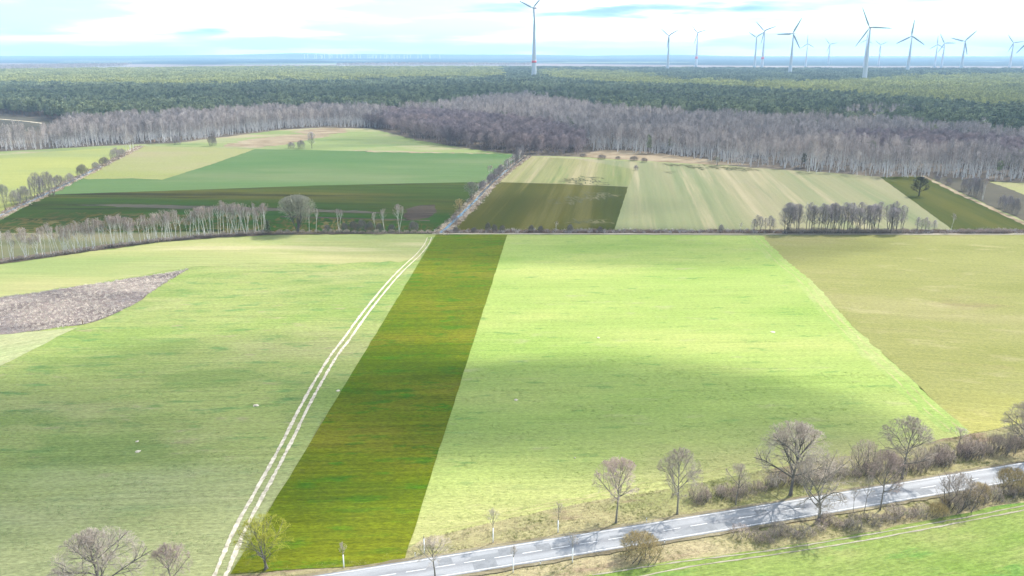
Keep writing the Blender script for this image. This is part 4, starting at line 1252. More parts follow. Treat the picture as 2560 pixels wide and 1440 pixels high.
# ------------------------------------------------------------------ trees along the road
rt = random.Random(9)
RG = 'bare trees along the road'
for key, bx, by, ty, cw, lab in [
        ('maple_wide', 258, 1516, 1336, 236, 'big bare tree with a broad crown at the bottom left corner'),
        ('maple_two', 436, 1494, 1362, 112, 'smaller bare reddish tree right of the big bottom left tree'),
        ('small_tree', 1088, 1446, 1346, 105, 'small bare tree in front of the left end of the road'),
        ('maple_two', 1540, 1308, 1148, 128, 'bare reddish tree left of the two standing apart above the road'),
        ('maple_one', 1693, 1286, 1124, 118, 'bare grey tree right of the two standing apart above the road'),
        ('small_tree', 1839, 1263, 1160, 72, 'small thin tree in front of the left hedge end'),
        ('maple_wide', 1976, 1239, 1060, 196, 'largest dense round bare tree behind the road'),
        ('maple_open', 2046, 1303, 1128, 190, 'open spreading bare tree in front of the road with low thick limbs'),
        ('maple_two', 2200, 1276, 1128, 96, 'slim bare tree in front of the road right of the spreading one'),
        ('maple_one', 2254, 1197, 1045, 138, 'round bare tree behind the road left of the long hedge'),
        ('maple_wide', 2572, 1140, 1008, 150, 'big bare tree cut by the right edge of the picture'),
        ('small_tree', 2394, 1118, 1070, 56, 'small thin tree behind the long right hedge'),
        ('thin_sapling', 2160, 1282, 1188, 44, 'thin many twigged sapling left of the slim tree by the road'),
        ('thin_sapling', 2132, 1288, 1215, 34, 'short thin sapling beside the spreading tree by the road')]:
    plant_px(key, 'bare_tree', bx, by, ty, cw, lab, 'tree', RG, rt.uniform(0, 6.28))
plant_px('yellow_tree', 'flowering_tree', 667, 1424, 1296, 150, 'tree with yellow green buds at the foot of the dark crop strip', 'tree', None, 1.2)

# young trees with white wrapped trunks
for bx, by, wy, ty, cw, lab in [
        (1233, 1357, 1320, 1272, 52, 'white wrapped young tree above the road, left of the other one up there'),
        (1395, 1332, 1301, 1256, 36, 'white wrapped young tree above the road, left of the reddish bare tree'),
        (1061, 1384, 1346, 1338, 8, 'white wrapped stem without branches beside the small bare tree'),
        (860, 1421, 1387, 1356, 24, 'white wrapped young tree at the foot of the dark crop strip'),
        (1283, 1432, 1394, 1364, 22, 'white wrapped young tree below the road, left of two'),
        (1431, 1408, 1370, 1334, 36, 'white wrapped young tree below the road, right of two')]:
    x, y = U(bx, by)
    H_, hw = height(bx, by, ty), height(bx, by, wy)
    o = empty('young_tree', (x, y, 0), lab, 'young tree', 'young trees with white wrapped trunks')
    V, F = lathe([(.115, 0), (.10, hw * .5), (.095, hw)], 8)
    part('trunk_wrap', make_mesh('trunk_wrap', V, F, M['white_wrap'], True), o)
    if cw > 10:
        (v1, f1), (v2, f2) = grow(seed=int(bx), h=H_ - hw * .9, wd=cw / ppm(bx, by), clear=.12, r0=.055, n=(11, 5, 3), ang=(15, 50), twig_r=.013)
        part('trunk', make_mesh('trunk', v1, f1, M['bark_grey'], True), o, (0, 0, hw * .9))
        part('crown', make_mesh('crown', v2, f2, M['twig_brown']), o, (0, 0, hw * .9))
    else:
        V, F = lathe([(.07, hw), (.05, H_)], 6)
        part('trunk', make_mesh('trunk', V, F, M['bark_grey'], True), o)

# delineator posts
pv, pf = [], []
for z, s in ((0, 1), (.95, 1)):
    for x, y in ((-.06, -.05), (.06, -.05), (.04, .06), (-.04, .06)):
        pv.append((x, y, z + (0.08 if (z and y > 0) else 0)))
pf = [(0, 1, 5, 4), (1, 2, 6, 5), (2, 3, 7, 6), (3, 0, 4, 7), (4, 5, 6, 7), (3, 2, 1, 0)]
post_me = make_mesh('delineator_body', pv, pf, M['white_wrap'])
bv = [(x * 1.05, y * 1.05, z) for z in (.66, .86) for x, y in ((-.06, -.05), (.06, -.05), (.04, .06), (-.04, .06))]
band_me = make_mesh('delineator_band', bv, pf, M['post_black'])
for bx, by, lab in [(1616, 1307, 'white delineator post on the far road edge between the two lone trees'), (1038, 1394, 'white delineator post on the far road edge beside the branchless stem'), (1661, 1360, 'white delineator post on the near road edge right of the ochre bush'), (1351, 1412, 'white delineator post on the near road edge between the young trees')]:
    x, y = U(bx, by)
    o = empty('delineator_post', (x, y, 0), lab, 'delineator post', 'delineator posts along the road', rz=.27)
    part('post_body', post_me, o)
    part('black_band', band_me, o)

# hedges and bushes by the road: every bush stands by itself
SP_ = ('woody_base', 'crown')


def bush_line(pts, n, hpx, wpx, keys, label, group, spread=5):
    P = resample([U(*p) for p in pts], 0.5)
    for i in range(n):
        x, y = P[int((i + .5) / n * (len(P) - 1))]
        k = keys[rt.randrange(len(keys))]
        s = rt.uniform(.55, 1.3)
        q = to_px(np.array([[x, y]]))[0]
        m = ppm(*q)
        plant(k, 'hedge_bush', (x + rt.gauss(0, .5), y + rt.gauss(0, .9)), hpx / m * s, wpx / m * s * rt.uniform(.9, 1.2), label, 'bush', group, rt.uniform(0, 6.28), SP_)


HK = ['hedge_shrub', 'hedge_shrub', 'hedge_shrub_red']
bush_line([(1735, 1252), (1800, 1242), (1870, 1230), (1905, 1222)], 18, 27, 40, HK, 'brown bush of the low hedge left of the largest round tree', 'bushes of the left hedge behind the road')
bush_line([(1905, 1220), (1960, 1210), (2050, 1200), (2150, 1190), (2200, 1180)], 24, 32, 42, HK, 'dark brown bush of the hedge behind the largest round tree', 'bushes of the middle hedge behind the road')
bush_line([(2215, 1182), (2290, 1172), (2380, 1150), (2470, 1130), (2530, 1118), (2640, 1095)], 46, 40, 46, HK, 'brown bush of the long hedge at the right behind the road', 'bushes of the long right hedge behind the road')
bush_line([(1890, 1350), (1960, 1338), (2030, 1330)], 14, 22, 38, HK, 'low brown bush of the short hedge in front of the road', 'bushes of the short hedge in front of the road')
bush_line([(2040, 1330), (2110, 1316), (2180, 1306), (2260, 1292), (2320, 1282)], 22, 22, 40, HK, 'low brown bush right of the spreading tree in front of the road', 'bushes right of the spreading tree')
bush_line([(2330, 1278), (2400, 1268), (2480, 1250), (2560, 1236), (2640, 1220)], 22, 32, 44, ['ochre_bush', 'hedge_shrub'], 'ochre brown bush of the hedge at the right end in front of the road', 'ochre bushes in front of the road')
for key, bx, by, ty, cw, lab in [('ochre_bush', 1600, 1396, 1336, 122, 'big ochre yellow bush in front of the road'), ('round_bush', 2160, 1178, 1100, 84, 'rounded grey bush between the largest tree and the next one'), ('round_bush', 2392, 1268, 1184, 104, 'tall grey bush in front of the road near the right edge'),
                                 ('hedge_shrub', 1748, 1250, 1208, 62, 'brown bush at the left end of the hedge behind the road'), ('hedge_shrub_red', 1850, 1340, 1312, 60, 'small red brown bush at the start of the short hedge'), ('ochre_bush', 2526, 1228, 1172, 90, 'ochre bush near the right edge in front of the road'),
                                 ('round_bush', 1215, 1400 - 8, 1374, 30, 'tiny bush on the verge above the road')]:
    if 'tiny' in lab:
        continue
    plant_px(key, 'bush', bx, by, ty, cw, lab, 'bush', None, rt.uniform(0, 6.28), SP_)

# ------------------------------------------------------------------ birch row at the left, ditch trees, alder group
row_x = [(-60, 662), (0, 657), (100, 644), (200, 631), (300, 615), (400, 604), (500, 593), (600, 586), (690, 583)]
bx_list = [-40, 8, 26, 34, 62, 70, 88, 96, 108, 128, 136, 148, 160, 166, 176, 188, 196, 206, 214, 222, 232, 240, 252, 268, 276, 284, 300, 308, 318, 328, 336, 352, 362, 372, 384, 396, 404, 412, 420, 430, 438, 452, 470, 482, 492, 512, 524, 534, 546, 560, 570, 580, 590, 602, 612, 622, 636, 648, 658]
bx_list = sorted(bx_list + [b + rt.uniform(3, 9) for b in bx_list[::2]])
for i, bx in enumerate(bx_list):
    by = np.interp(bx, [p[0] for p in row_x], [p[1] for p in row_x]) - rt.uniform(0, 4)
    hp = rt.uniform(48, 82) + (4 if bx > 480 else 0)
    k = BIR[rt.randrange(5)]
    m = ppm(bx, by)
    lab = 'white stemmed birch in the left third of the row along the field edge' if bx < 150 else 'white stemmed birch in the middle of the row along the field edge' if bx < 420 else 'white stemmed reddish birch in the right third of the row beside the willow clump'
    plant(k, 'birch_tree', U(bx, by), height(bx, by, by - hp), KIT[k][3] * rt.uniform(.9, 1.25), lab, 'birch tree', 'birches of the row along the left field', rt.uniform(0, 6.28))
for bx, by, ty, key, cw, lab in [(745, 582, 488, 'willow_clump', 106, 'big grey willow clump at the right end of the birch row'), (790, 580, 520, 'row_birch_0', 22, 'slim birch at the right side of the big willow clump'),
                                 (773, 581, 512, 'row_birch_3', 18, 'slim birch in front of the big willow clump'), (848, 580, 522, 'row_birch_1', 30, 'lone pale birch between the willow clump and the scrub'),
                                 (940, 579, 530, 'row_birch_0', 22, 'thin pale birch in the scrub under the dark strip field'), (962, 580, 520, 'row_birch_4', 24, 'leaning pale birch in the scrub under the dark strip field'),
                                 (998, 580, 510, 'row_birch_2', 32, 'tallest pale birch in the scrub left of the churned soil')]:
    plant_px(key, 'willow_tree' if 'willow' in key else 'birch_tree', bx, by, ty, cw, lab, 'tree', None, rt.uniform(0, 6))
plant_px('spruce_dark', 'spruce_tree', 671, 584, 550, 15, 'small dark spruce between the birch row and the willow clump', 'tree')
for bx, by, ty, cw in [(862, 580, 556, 22), (884, 580, 552, 28), (905, 580, 548, 30), (925, 580, 554, 26), (948, 580, 558, 24), (980, 580, 560, 22), (1034, 579, 552, 30), (818, 580, 562, 22)]:
    plant_px('dark_bush', 'bush', bx, by, ty, cw, 'round dark bush left of the ditch mouth' if bx == 1034 else 'dark bush of the scrub under the dark strip field', 'bush', None if bx == 1034 else 'dark scrub bushes under the strip field', rt.uniform(0, 6), SP_)
for i, x in enumerate(np.linspace(700, 1090, 22)):
    plant_px('hedge_shrub', 'bush', x, 584 + rt.uniform(-1, 1), 574 + rt.uniform(-3, 3), 20, 'low brown brush on the bank right of the birch row', 'bush', 'low brush on the bank below the dark strip', rt.uniform(0, 6), SP_)
for i, bx in enumerate(range(-30, 690, 12)):
    by = np.interp(bx, [p[0] for p in row_x], [p[1] for p in row_x]) + 1
    plant_px('hedge_shrub', 'bush', bx + rt.uniform(-4, 4), by, by - rt.uniform(6, 13), 22, 'low brown brush under the birch row', 'bush', 'low brush under the birch row', rt.uniform(0, 6), SP_)

# along the ditch between the dark parcels
for bx, by, ty, key, cw, lab in [(1179, 501, 454, 'willow_small', 44, 'grey willow left of the ditch beside the dark strip field'), (1150, 544, 497, 'ochre_willow', 40, 'round ochre willow at the lower ditch'), (1226, 450, 413, 'row_birch_1', 20, 'lone white birch left of the upper ditch'),
                                 (1136, 560, 536, 'ditch_bush', 22, 'small bush at the foot of the ochre willow')]:
    plant_px(key, 'willow_tree' if 'willow' in key else 'birch_tree' if 'birch' in key else 'bush', bx, by, ty, cw, lab, 'bush' if 'bush' in key else 'tree', None, rt.uniform(0, 6), ('trunk', 'crown'))
for i in range(34):
    t = i / 33
    bx, by = 1202 + 108 * t, 478 - 84 * t
    hp = rt.uniform(12, 24) * (1 + .5 * t)
    plant_px('ditch_bush' if rt.random() < .7 else 'row_birch_3', 'ditch_bush', bx - 4 + rt.uniform(-3, 3), by + rt.uniform(-1, 1), by - hp, rt.uniform(12, 20), 'lilac grey brush lining the upper ditch between green field and meadow', 'bush', 'brush along the upper ditch', rt.uniform(0, 6), SP_)

# bushy ditch at the left
for bx, by, ty, cw, key, lab in [(14, 527, 460, 36, 'willow_small', 'pale willow at the left edge above the ditch'), (62, 508, 464, 40, 'ditch_bush', 'grey bush left of the dense dark thicket on the left ditch'),
                                 (95, 496, 430, 44, 'ditch_bush', 'tall left bush of the dense thicket on the left ditch'), (122, 490, 428, 50, 'ditch_bush', 'tall right bush of the dense thicket on the left ditch'), (40, 514, 474, 30, 'ditch_bush', 'low bush beside the pale willow at the left edge'),
                                 (150, 470, 436, 34, 'ditch_bush', 'bush right of the dense thicket on the left ditch'), (176, 460, 432, 26, 'ditch_bush', 'small bush in a gap of the left ditch'), (207, 441, 410, 32, 'dark_bush', 'dark round bush halfway along the left ditch'),
                                 (240, 424, 404, 22, 'ditch_bush', 'small pale bush halfway along the left ditch'), (262, 415, 392, 30, 'dark_bush', 'dark bush of the upper left ditch'), (290, 400, 368, 30, 'ditch_bush', 'lilac bush near the top of the left ditch'), (305, 392, 370, 24, 'ditch_bush', 'last bush at the top of the left ditch')]:
    plant_px(key, 'bush', bx, by, ty, cw, lab, 'bush', None, rt.uniform(0, 6), SP_)
for bx, by, ty, cw in [(316, 378, 338, 18), (326, 376, 330, 22), (334, 374, 336, 18)]:
    plant_px('wood_birch_2', 'birch_tree', bx, by, ty, cw, {316: 'left leaning birch of the three at the top of the left ditch', 326: 'middle birch of the three at the top of the left ditch', 334: 'right birch of the three at the top of the left ditch'}[bx], 'birch tree', None, rt.uniform(0, 6))
# single trees on the straw coloured rise
for bx, by, ty, cw, key, lab in [(531, 365, 338, 26, 'dark_bush', 'dark round bush left of the straw coloured rise'), (443, 362, 338, 24, 'ditch_bush', 'grey bush at the wood edge above the tan field'), (780, 371, 329, 28, 'lone_alder', 'lone bare tree on the straw coloured rise'),
                                 (753, 371, 350, 24, 'ditch_bush', 'bush left beside the lone bare tree on the rise'), (729, 371, 354, 22, 'ditch_bush', 'outer left bush beside the lone bare tree on the rise')]:
    plant_px(key, 'bare_tree' if 'alder' in key else 'bush', bx, by, ty, cw, lab, 'tree' if 'alder' in key else 'bush', None, rt.uniform(0, 6), SP_ if 'alder' not in key else ('trunk', 'crown'))

# alder group on the right bank and its neighbours
for i, bx in enumerate([1962, 1972, 1984, 1996, 2014, 2022, 2034, 2046, 2052, 2064, 2074, 2086, 2096, 2108, 2118, 2130, 2140, 2150, 2160, 2172, 2184, 2194, 2220, 2232, 2240, 2252, 1968, 1990, 2028, 2058, 2069, 2081, 2102, 2124, 2146, 2166, 2179, 2226]):
    by = 581 + rt.uniform(-4, 3)
    hp = rt.uniform(62, 78)
    k = ALD[rt.randrange(4)]
    plant(k, 'alder_tree', U(bx, by), height(bx, by, by - hp), KIT[k][3] * rt.uniform(.95, 1.3), 'bare dark alder in the dense group above the farm path' if bx < 2200 else 'bare dark alder at the slightly detached right end of the group above the farm path', 'alder tree', 'alders of the group above the farm path', rt.uniform(0, 6.28))
for i, bx in enumerate([1884, 1892, 1900, 1914, 1924, 1932]):
    plant_px(ALD[1 + 2 * (i % 2)], 'alder_tree', bx, 581, 581 - rt.uniform(34, 46), 18, 'thin low alder of the small group left of the dense alder group', 'alder tree', 'thin alders left of the dense group', rt.uniform(0, 6))
for i, bx in enumerate([2292, 2302, 2312, 2322, 2334]):
    plant_px(ALD[1 + 2 * (i % 2)], 'alder_tree', bx, 581, 581 - rt.uniform(28, 40), 16, 'thin low alder right of the dense alder group', 'alder tree', 'thin alders right of the dense group', rt.uniform(0, 6))
for bx, by, ty, cw, key, lab in [(2297, 491, 442, 46, 'lone_dark', 'lone dark bare tree standing in the dark green pasture'), (2376, 580, 532, 20, 'row_birch_0', 'slim pale birch at the corner of the dark pasture'), (1793, 414, 392, 20, 'willow_small', 'small pale round willow at the edge of the wet meadow'),
                                 (1802, 582, 560, 16, 'ditch_bush', 'single small bush on the reedy bank left of the alders'), (1590, 426, 412, 14, 'ditch_bush', 'single dark bush at the top of the wet meadow'), (1850, 582, 556, 14, 'row_birch_3', 'single thin birch on the reedy bank left of the alders'),
                                 (1390, 581, 552, 16, 'row_birch_3', 'thin birch at the bottom of the dark olive parcel')]:
    plant_px(key, 'bare_tree' if key == 'lone_dark' else 'birch_tree' if 'birch' in key else 'willow_tree' if 'willow' in key else 'bush', bx, by, ty, cw, lab, 'bush' if 'bush' in key else 'tree', None, rt.uniform(0, 6))
for bx, ty in [(1140, 566), (1185, 568), (1220, 556), (1236, 560), (1256, 562), (1328, 562), (1352, 564), (1425, 560), (1500, 566)]:
    plant_px('dark_bush', 'bush', bx, 581, ty, 18, 'small dark bush along the bottom of the dark olive parcel', 'bush', 'bushes below the dark olive parcel', rt.uniform(0, 6), SP_)
for i in range(20):
    bx = 2402 + i * 6.2
    plant_px('hedge_shrub_red', 'bush', bx, 584, 584 - rt.uniform(9, 16), 16, 'low red brown bush under the dark green pasture', 'bush', 'red brown bushes below the dark pasture', rt.uniform(0, 6), SP_)
for i in range(30):
    bx = 1965 + i * 10
    plant_px('hedge_shrub', 'bush', bx, 584, 584 - rt.uniform(9, 18), 20, 'low brown brush under the dense alder group', 'bush', 'brush under the alder group', rt.uniform(0, 6), SP_)
for bx, by, ty, cw, key in [(2412, 478, 446, 26, 'ditch_bush'), (2430, 488, 440, 30, 'ditch_bush'), (2444, 494, 444, 26, 'ditch_bush'), (2456, 500, 446, 20, 'row_birch_1'), (2504, 520, 486, 24, 'ditch_bush'), (2520, 528, 488, 28, 'ditch_bush'), (2536, 536, 494, 26, 'ditch_bush'), (2372, 462, 446, 18, 'ditch_bush'), (2344, 452, 438, 16, 'ditch_bush')]:
    plant_px(key, 'birch_tree' if 'birch' in key else 'bush', bx, by, ty, cw, 'white birch among the bushes right of the dark pasture' if 'birch' in key else 'grey bush on the straw bank right of the dark pasture', 'birch tree' if 'birch' in key else 'bush', None if 'birch' in key else 'bushes right of the dark pasture', rt.uniform(0, 6), SP_ if 'bush' in key else ('trunk', 'crown'))
for bx, by, ty, cw in [(1458, 392, 384, 22), (1504, 398, 386, 26), (1545, 398, 390, 16), (1585, 402, 390, 26), (1610, 406, 394, 20)]:
    plant_px('dark_bush', 'bush', bx, by, ty, cw, 'dark rounded bush on the straw strip below the right birch wood', 'bush', 'bushes on the straw strip', rt.uniform(0, 6), SP_)

# ------------------------------------------------------------------ uncountable growth: reeds, verge grass, leaf litter
def tuft_mesh(key, seed, n, h, spread, mat, w_=.03, lean=.35):
    rs = np.random.default_rng(seed)
    tb = Tubes()
    for _ in range(n):
        p = np.array([rs.normal(0, spread), rs.normal(0, spread), -.02])
        d = np.array([rs.normal(0, lean), rs.normal(0, lean), 1.0])
        L = h * rs.uniform(.6, 1.15)
        tb.add(np.array([p, p + d * L * .6, p + d * L + np.array([rs.normal(0, .12), rs.normal(0, .12), -.08]) * h]), np.array([w_, w_ * .8, w_ * .15]), 3)
    v, f = tb.mesh()
    return make_mesh(key, v, f, mat)


P = sample_px([(-60, 760)] + reed_px[1:13] + [(-60, 850)], 2.0, 0, rw)
nz = np.sin(P[:, 0] * .10 + 1.3 * np.sin(P[:, 1] * .05)) + np.sin(P[:, 1] * .13 + P[:, 0] * .06) + rw.normal(0, .55, len(P))
kinds = np.where(nz > .35, 2, np.where(nz > -.5, rw.integers(0, 2, len(P)), 0))
scatter('reeds', P, rw.uniform(.35, .8, len(P)), rw.uniform(0, 6.28, len(P)), kinds, [tuft_mesh('reed_straw', 1, 16, 1.1, .35, M['straw']), tuft_mesh('reed_pale', 2, 14, 1.3, .4, M['straw']), tuft_mesh('reed_grey', 3, 20, 1.1, .4, M['straw_grey'], .02)], 'dry straw and grey reeds filling the wedge in the left field', 'reeds')
P = np.concatenate([sample_px([(1110, 577), (2900, 576), (2900, 585), (1105, 583)], .8, 0, rw)])
scatter_simple('reed_fringe', P, .6, 1.3, [tuft_mesh('fringe_a', 4, 16, 1.2, .4, M['reed_brown'], .04), tuft_mesh('fringe_b', 5, 14, 1.4, .4, M['straw_grey'], .04), tuft_mesh('fringe_c', 6, 14, 1.2, .4, M['reed_brown'], .04)], 'brown reeds along the bank above the farm path', 'reeds', rw)
dd_ = np.repeat(dpc, 16, 0) + rw.normal(0, 1, (len(dpc) * 16, 2)) + np.where(rw.random((len(dpc) * 16, 1)) < .5, -3.2, 3.2) * np.array([[.85, -.5]])
dl_ = np.repeat(dl, 12, 0) + rw.normal(0, 1, (len(dl) * 12, 2)) + np.where(rw.random((len(dl) * 12, 1)) < .5, -3.2, 3.2) * np.array([[.8, -.6]])
scatter_simple('bank_reeds', np.concatenate([dd_, dl_]), .5, 1.2, [tuft_mesh('bank_a', 14, 14, 1.0, .4, M['straw'], .035), tuft_mesh('bank_b', 15, 14, 1.1, .4, M['reed_brown'], .035)], 'straw and brown reeds on the banks of both ditches', 'reeds', rw)


def near_road(P, lo_, hi_):
    d = np.abs(P[:, 1] - np.interp(P[:, 0], RC[:, 0], RC[:, 1])) * .96
    return P[(d > lo_) & (d < hi_)]


VERGE = [(400, 1500), (575, 1438), (880, 1408), (1010, 1380), (1061, 1345), (1286, 1294), (1500, 1250), (1756, 1207), (1950, 1170), (2330, 1106), (2425, 1085), (2560, 1058), (2700, 1030), (2900, 1180), (2560, 1255), (2100, 1343), (1920, 1374), (1700, 1398), (1450, 1448), (1100, 1560)]
P = near_road(sample_px(VERGE, 5.5, 0, rw), 3.3, 40)
nz = np.sin(P[:, 0] * .33) + np.sin(P[:, 1] * .9 + P[:, 0] * .2) + rw.normal(0, .9, len(P))
kinds = np.where(nz > .8, 0, np.where(nz > -.6, 1, 2))
scatter('verge_grass', P, rw.uniform(.5, 1.1, len(P)), rw.uniform(0, 6.28, len(P)), kinds, [tuft_mesh('verge_a', 7, 14, .34, .22, M['grass_blade'], .018, .5), tuft_mesh('verge_b', 8, 14, .34, .24, M['dry_grass'], .018, .6), tuft_mesh('verge_c', 9, 12, .16, .3, M['leaf_litter'], .03, 1.4)], 'rough dry and green grass on the road verges', 'grass')

# crop tufts: short green and dry blades give the nearest crops their real relief
P = np.concatenate([sample_px([(1500, 1440), (1700, 1403), (1920, 1378), (2100, 1347), (2560, 1260), (2640, 1245), (2640, 1500), (1400, 1500)], 6, 0, rw), sample_px([(575, 1436), (880, 1390), (1061, 1345), (1286, 1294), (1500, 1250), (1756, 1207), (1950, 1170), (1900, 1100), (1300, 1180), (800, 1250), (660, 1290)], 2.4, 0, rw)])
scatter_simple('crop_blades', P, .5, 1.0, [tuft_mesh('crop_a', 17, 12, .20, .18, plain_mat('crop_blade', (.15, .24, .05), .9, .1, .2, .3, .3), .016, .5), tuft_mesh('crop_b', 18, 12, .20, .2, plain_mat('crop_blade_pale', (.24, .27, .08), .9, .1, .2, .3, .3), .016, .5)], 'short young crop blades in the fields beside the road', 'crop', rw)

P = sample_px([(-120, 1500), (530, 1440), (640, 1230), (770, 990), (800, 930), (-120, 930)], 2.2, 0, rw)
f = np.sin(P[:, 0] * .16 + 2.2 * np.sin(P[:, 1] * .09)) * np.sin(P[:, 1] * .31 + .6 * np.sin(P[:, 0] * .07)) + .5 * np.sin(P[:, 0] * .41 + P[:, 1] * .7)
P, f = P[f + rw.normal(0, .35, len(P)) > .35], None
scatter_simple('crop_tufts', P, .5, 1.15, [tuft_mesh('tuft_a', 21, 12, .26, .2, plain_mat('crop_tuft', (.13, .215, .075), .9, .1, .2, .3, .3), .02, .6), tuft_mesh('tuft_b', 22, 12, .24, .22, plain_mat('crop_tuft_pale', (.2, .25, .09), .9, .1, .2, .3, .3), .02, .6)], 'thicker green crop tufts in the near part of the left field', 'crop', rw)
P = sample_px([(1030, 1330), (1120, 1060), (1180, 880), (2300, 940), (2400, 1080), (1950, 1165), (1500, 1245)], 1.3, 0, rw)
f = np.sin(P[:, 0] * .13 + 2.0 * np.sin(P[:, 1] * .08)) * np.sin(P[:, 1] * .27) + .5 * np.sin(P[:, 0] * .37 + P[:, 1] * .6)
P = P[f + rw.normal(0, .4, len(P)) > .3]
scatter_simple('crop_shoots', P, .5, 1.1, [tuft_mesh('shoot_a', 23, 12, .24, .2, plain_mat('crop_shoot', (.17, .26, .065), .9, .1, .2, .3, .3), .02, .6), tuft_mesh('shoot_b', 24, 12, .22, .22, plain_mat('crop_shoot_pale', (.26, .29, .10), .9, .1, .2, .3, .3), .02, .6)], 'thicker green crop tufts in the near part of the bright field', 'crop', rw)

# ------------------------------------------------------------------ small things in the fields
sv = random.Random(31)
for bx, by, w_, lab in [(640, 1015, 20, 'white sandy heap in the left crop left of the wheel tracks'), (845, 978, 14, 'white sandy heap at the left edge of the dark strip'), (343, 1105, 12, 'upper small sandy heap of the two in the left crop'), (345, 1130, 18, 'lower small sandy heap of the two in the left crop'),
                        (1290, 1001, 14, 'small sandy heap in the bright crop right of the dark strip'), (1437, 1146, 6, 'tiny white stone heap in the bright crop'), (1496, 845, 12, 'faint sandy heap in the middle of the bright crop'), (1932, 831, 16, 'faint sandy heap near the right border of the bright crop')]:
    x, y = U(bx, by)
    m = ppm(bx, by)
    R = w_ / m / 2.8
    V, F = [(0, 0, .14)], []
    for rr, z in ((.35, .12), (.7, .08), (1.0, -.02)):
        for i in range(14):
            a = 2 * PI * i / 14
            j = sv.uniform(.7, 1.25)
            V.append((R * rr * j * math.cos(a), R * rr * j * math.sin(a) * 1.1, z + sv.uniform(-.02, .03)))
    F = [(0, 1 + i, 1 + (i + 1) % 14) for i in range(14)]
    for j in range(2):
        for i in range(14):
            a, b = 1 + j * 14 + i, 1 + j * 14 + (i + 1) % 14
            F.append((a, a + 14, b + 14, b))
    o = mesh_obj('sand_heap', V, F, M['sand'], None, True, label=lab, cat='sand heap')
    o.location = (x, y, F2)
x, y = U(207, 812)
o = empty('wooden_post', (x, y, 0), 'short brown wooden post at the lower edge of the reed wedge', 'post')
V, F = lathe([(.16, 0), (.15, 1.7), (.10, 1.85)], 8)
part('post_body', make_mesh('post_body', V, F, M['wood_old'], True), o)
V, F = lathe([(.22, -.05), (.2, .12)], 8)
part('stone_foot', make_mesh('stone_foot', V, F, M['bark_grey'], True), o)


def box(x0, x1, y0, y1, z0, z1):
    V = [(x, y, z) for z in (z0, z1) for x, y in ((x0, y0), (x1, y0), (x1, y1), (x0, y1))]
    return V, [(0, 1, 5, 4), (1, 2, 6, 5), (2, 3, 7, 6), (3, 0, 4, 7), (4, 5, 6, 7), (3, 2, 1, 0)]


x, y = U(384, 361)
o = empty('hunting_stand', (x, y, 0), 'brown wooden hunting stand at the wood edge near the top of the left ditch', 'hunting stand')
for sx in (-1, 1):
    for sy in (-1, 1):
        V, F = box(sx * 1.0 - .09, sx * 1.0 + .09, sy * 1.0 - .09, sy * 1.0 + .09, 0, 2.6)
        part('leg', make_mesh('leg', V, F, M['wood_old']), o)
V, F = box(-1.2, 1.2, -1.2, 1.2, 2.6, 4.6)
part('cabin', make_mesh('cabin', V, F, M['wood_old']), o)
V, F = box(-1.45, 1.45, -1.45, 1.45, 4.62, 4.8)
part('roof', make_mesh('roof', V, F, M['bark_dark']), o)

# ------------------------------------------------------------------ haze
hm = bpy.data.materials.new('haze')
hm.use_nodes = True
hm.node_tree.nodes.clear()
pv_ = hm.node_tree.nodes.new('ShaderNodeVolumePrincipled')
pv_.inputs['Color'].default_value = (0.46, 0.71, 1.0, 1)
pv_.inputs['Density'].default_value = 0.000085
pv_.inputs['Anisotropy'].default_value = 0.0
ho = hm.node_tree.nodes.new('ShaderNodeOutputMaterial')
hm.node_tree.links.new(pv_.outputs[0], ho.inputs['Volume'])
V, F = box(-26000, 26000, -26000, 26000, -6, 340)
F = [f[::-1] for f in F] if False else F
mesh_obj('haze', V, F, hm, label='thin blue haze over the whole plain', cat='haze', kind='stuff')

# ------------------------------------------------------------------ the scattered clouds overhead that dapple the fields
CLOUD_H = 750.0
crng = np.random.default_rng(77)


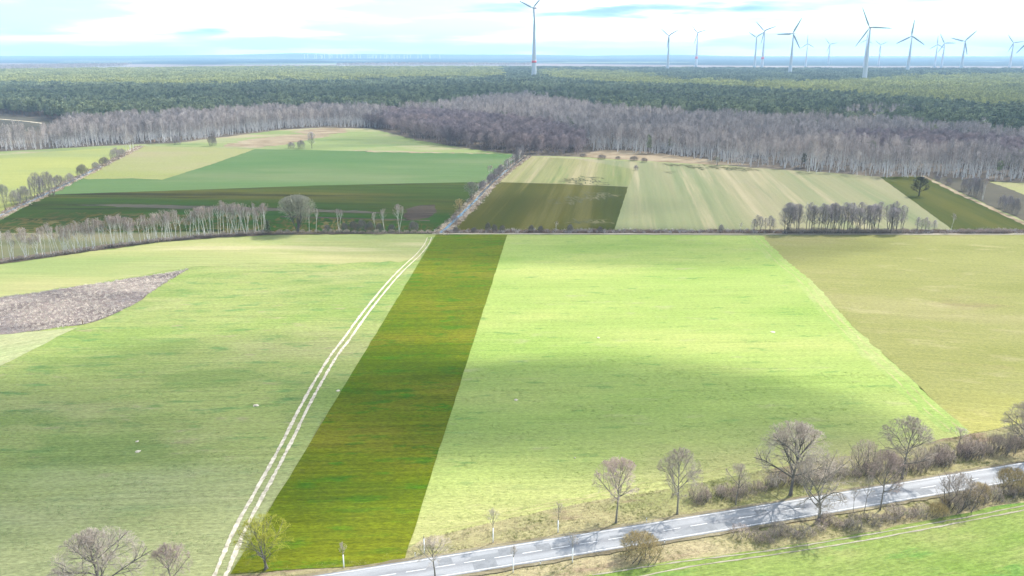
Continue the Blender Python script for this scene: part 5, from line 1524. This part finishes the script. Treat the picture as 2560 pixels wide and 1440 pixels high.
def cloud(bx, by, rx, ry, depth, tau, label):
    gx, gy = U(bx, by)
    k = CLOUD_H / SUN_DIR.z
    bm = bmesh.new()
    bmesh.ops.create_icosphere(bm, subdivisions=5, radius=1.0)
    ph = crng.uniform(0, 6.28, (10, 3))
    fr = crng.uniform(1.0, 4.5, (10, 3))
    for v in bm.verts:
        c = np.array(v.co)
        d = sum(math.sin(fr[j] @ c + ph[j, 0]) * (0.16 / (1 + 0.35 * j)) for j in range(10))
        v.co *= 1 + d
        v.co.x *= rx
        v.co.y *= ry
        v.co.z *= depth * (0.5 if v.co.z < 0 else 1.0)
    me = bpy.data.meshes.new('cloud')
    bm.to_mesh(me)
    bm.free()
    m = bpy.data.materials.new('cloud')
    m.use_nodes = True
    m.node_tree.nodes.clear()
    p = m.node_tree.nodes.new('ShaderNodeVolumePrincipled')
    p.inputs['Color'].default_value = (0.98, 0.98, 0.98, 1)
    p.inputs['Density'].default_value = tau / (depth * 1.5)
    p.inputs['Anisotropy'].default_value = 0.5
    q = m.node_tree.nodes.new('ShaderNodeOutputMaterial')
    m.node_tree.links.new(p.outputs[0], q.inputs['Volume'])
    me.materials.append(m)
    o = put(bpy.data.objects.new('cloud', me), None, label, 'cloud', None, 'stuff')
    o.location = (gx + SUN_DIR.x * k, gy + SUN_DIR.y * k, CLOUD_H)


cloud(1440, 1000, 74, 30, 18, 1.35, 'thin cloud scrap shading the middle of the bright crop field')
cloud(130, 1120, 84, 60, 22, 1.1, 'thin cloud scrap shading the left crop field')
cloud(2080, 1075, 26, 14, 9, 0.5, 'small cloud wisp shading the crop near the right headland')
cloud(1600, 612, 125, 36, 18, 0.75, 'long thin cloud scrap shading the top of the bright crop field')
cloud(750, 530, 200, 60, 25, 0.5, 'soft cloud shading the dark strip field')
cloud(1900, 350, 420, 110, 40, 0.4, 'broad soft cloud shading the right birch wood')
cloud(700, 255, 800, 230, 80, 0.8, 'broad cloud shading the front of the pine forest')
cloud(2380, 325, 240, 70, 40, 0.6, 'soft cloud shading the pines on the right')
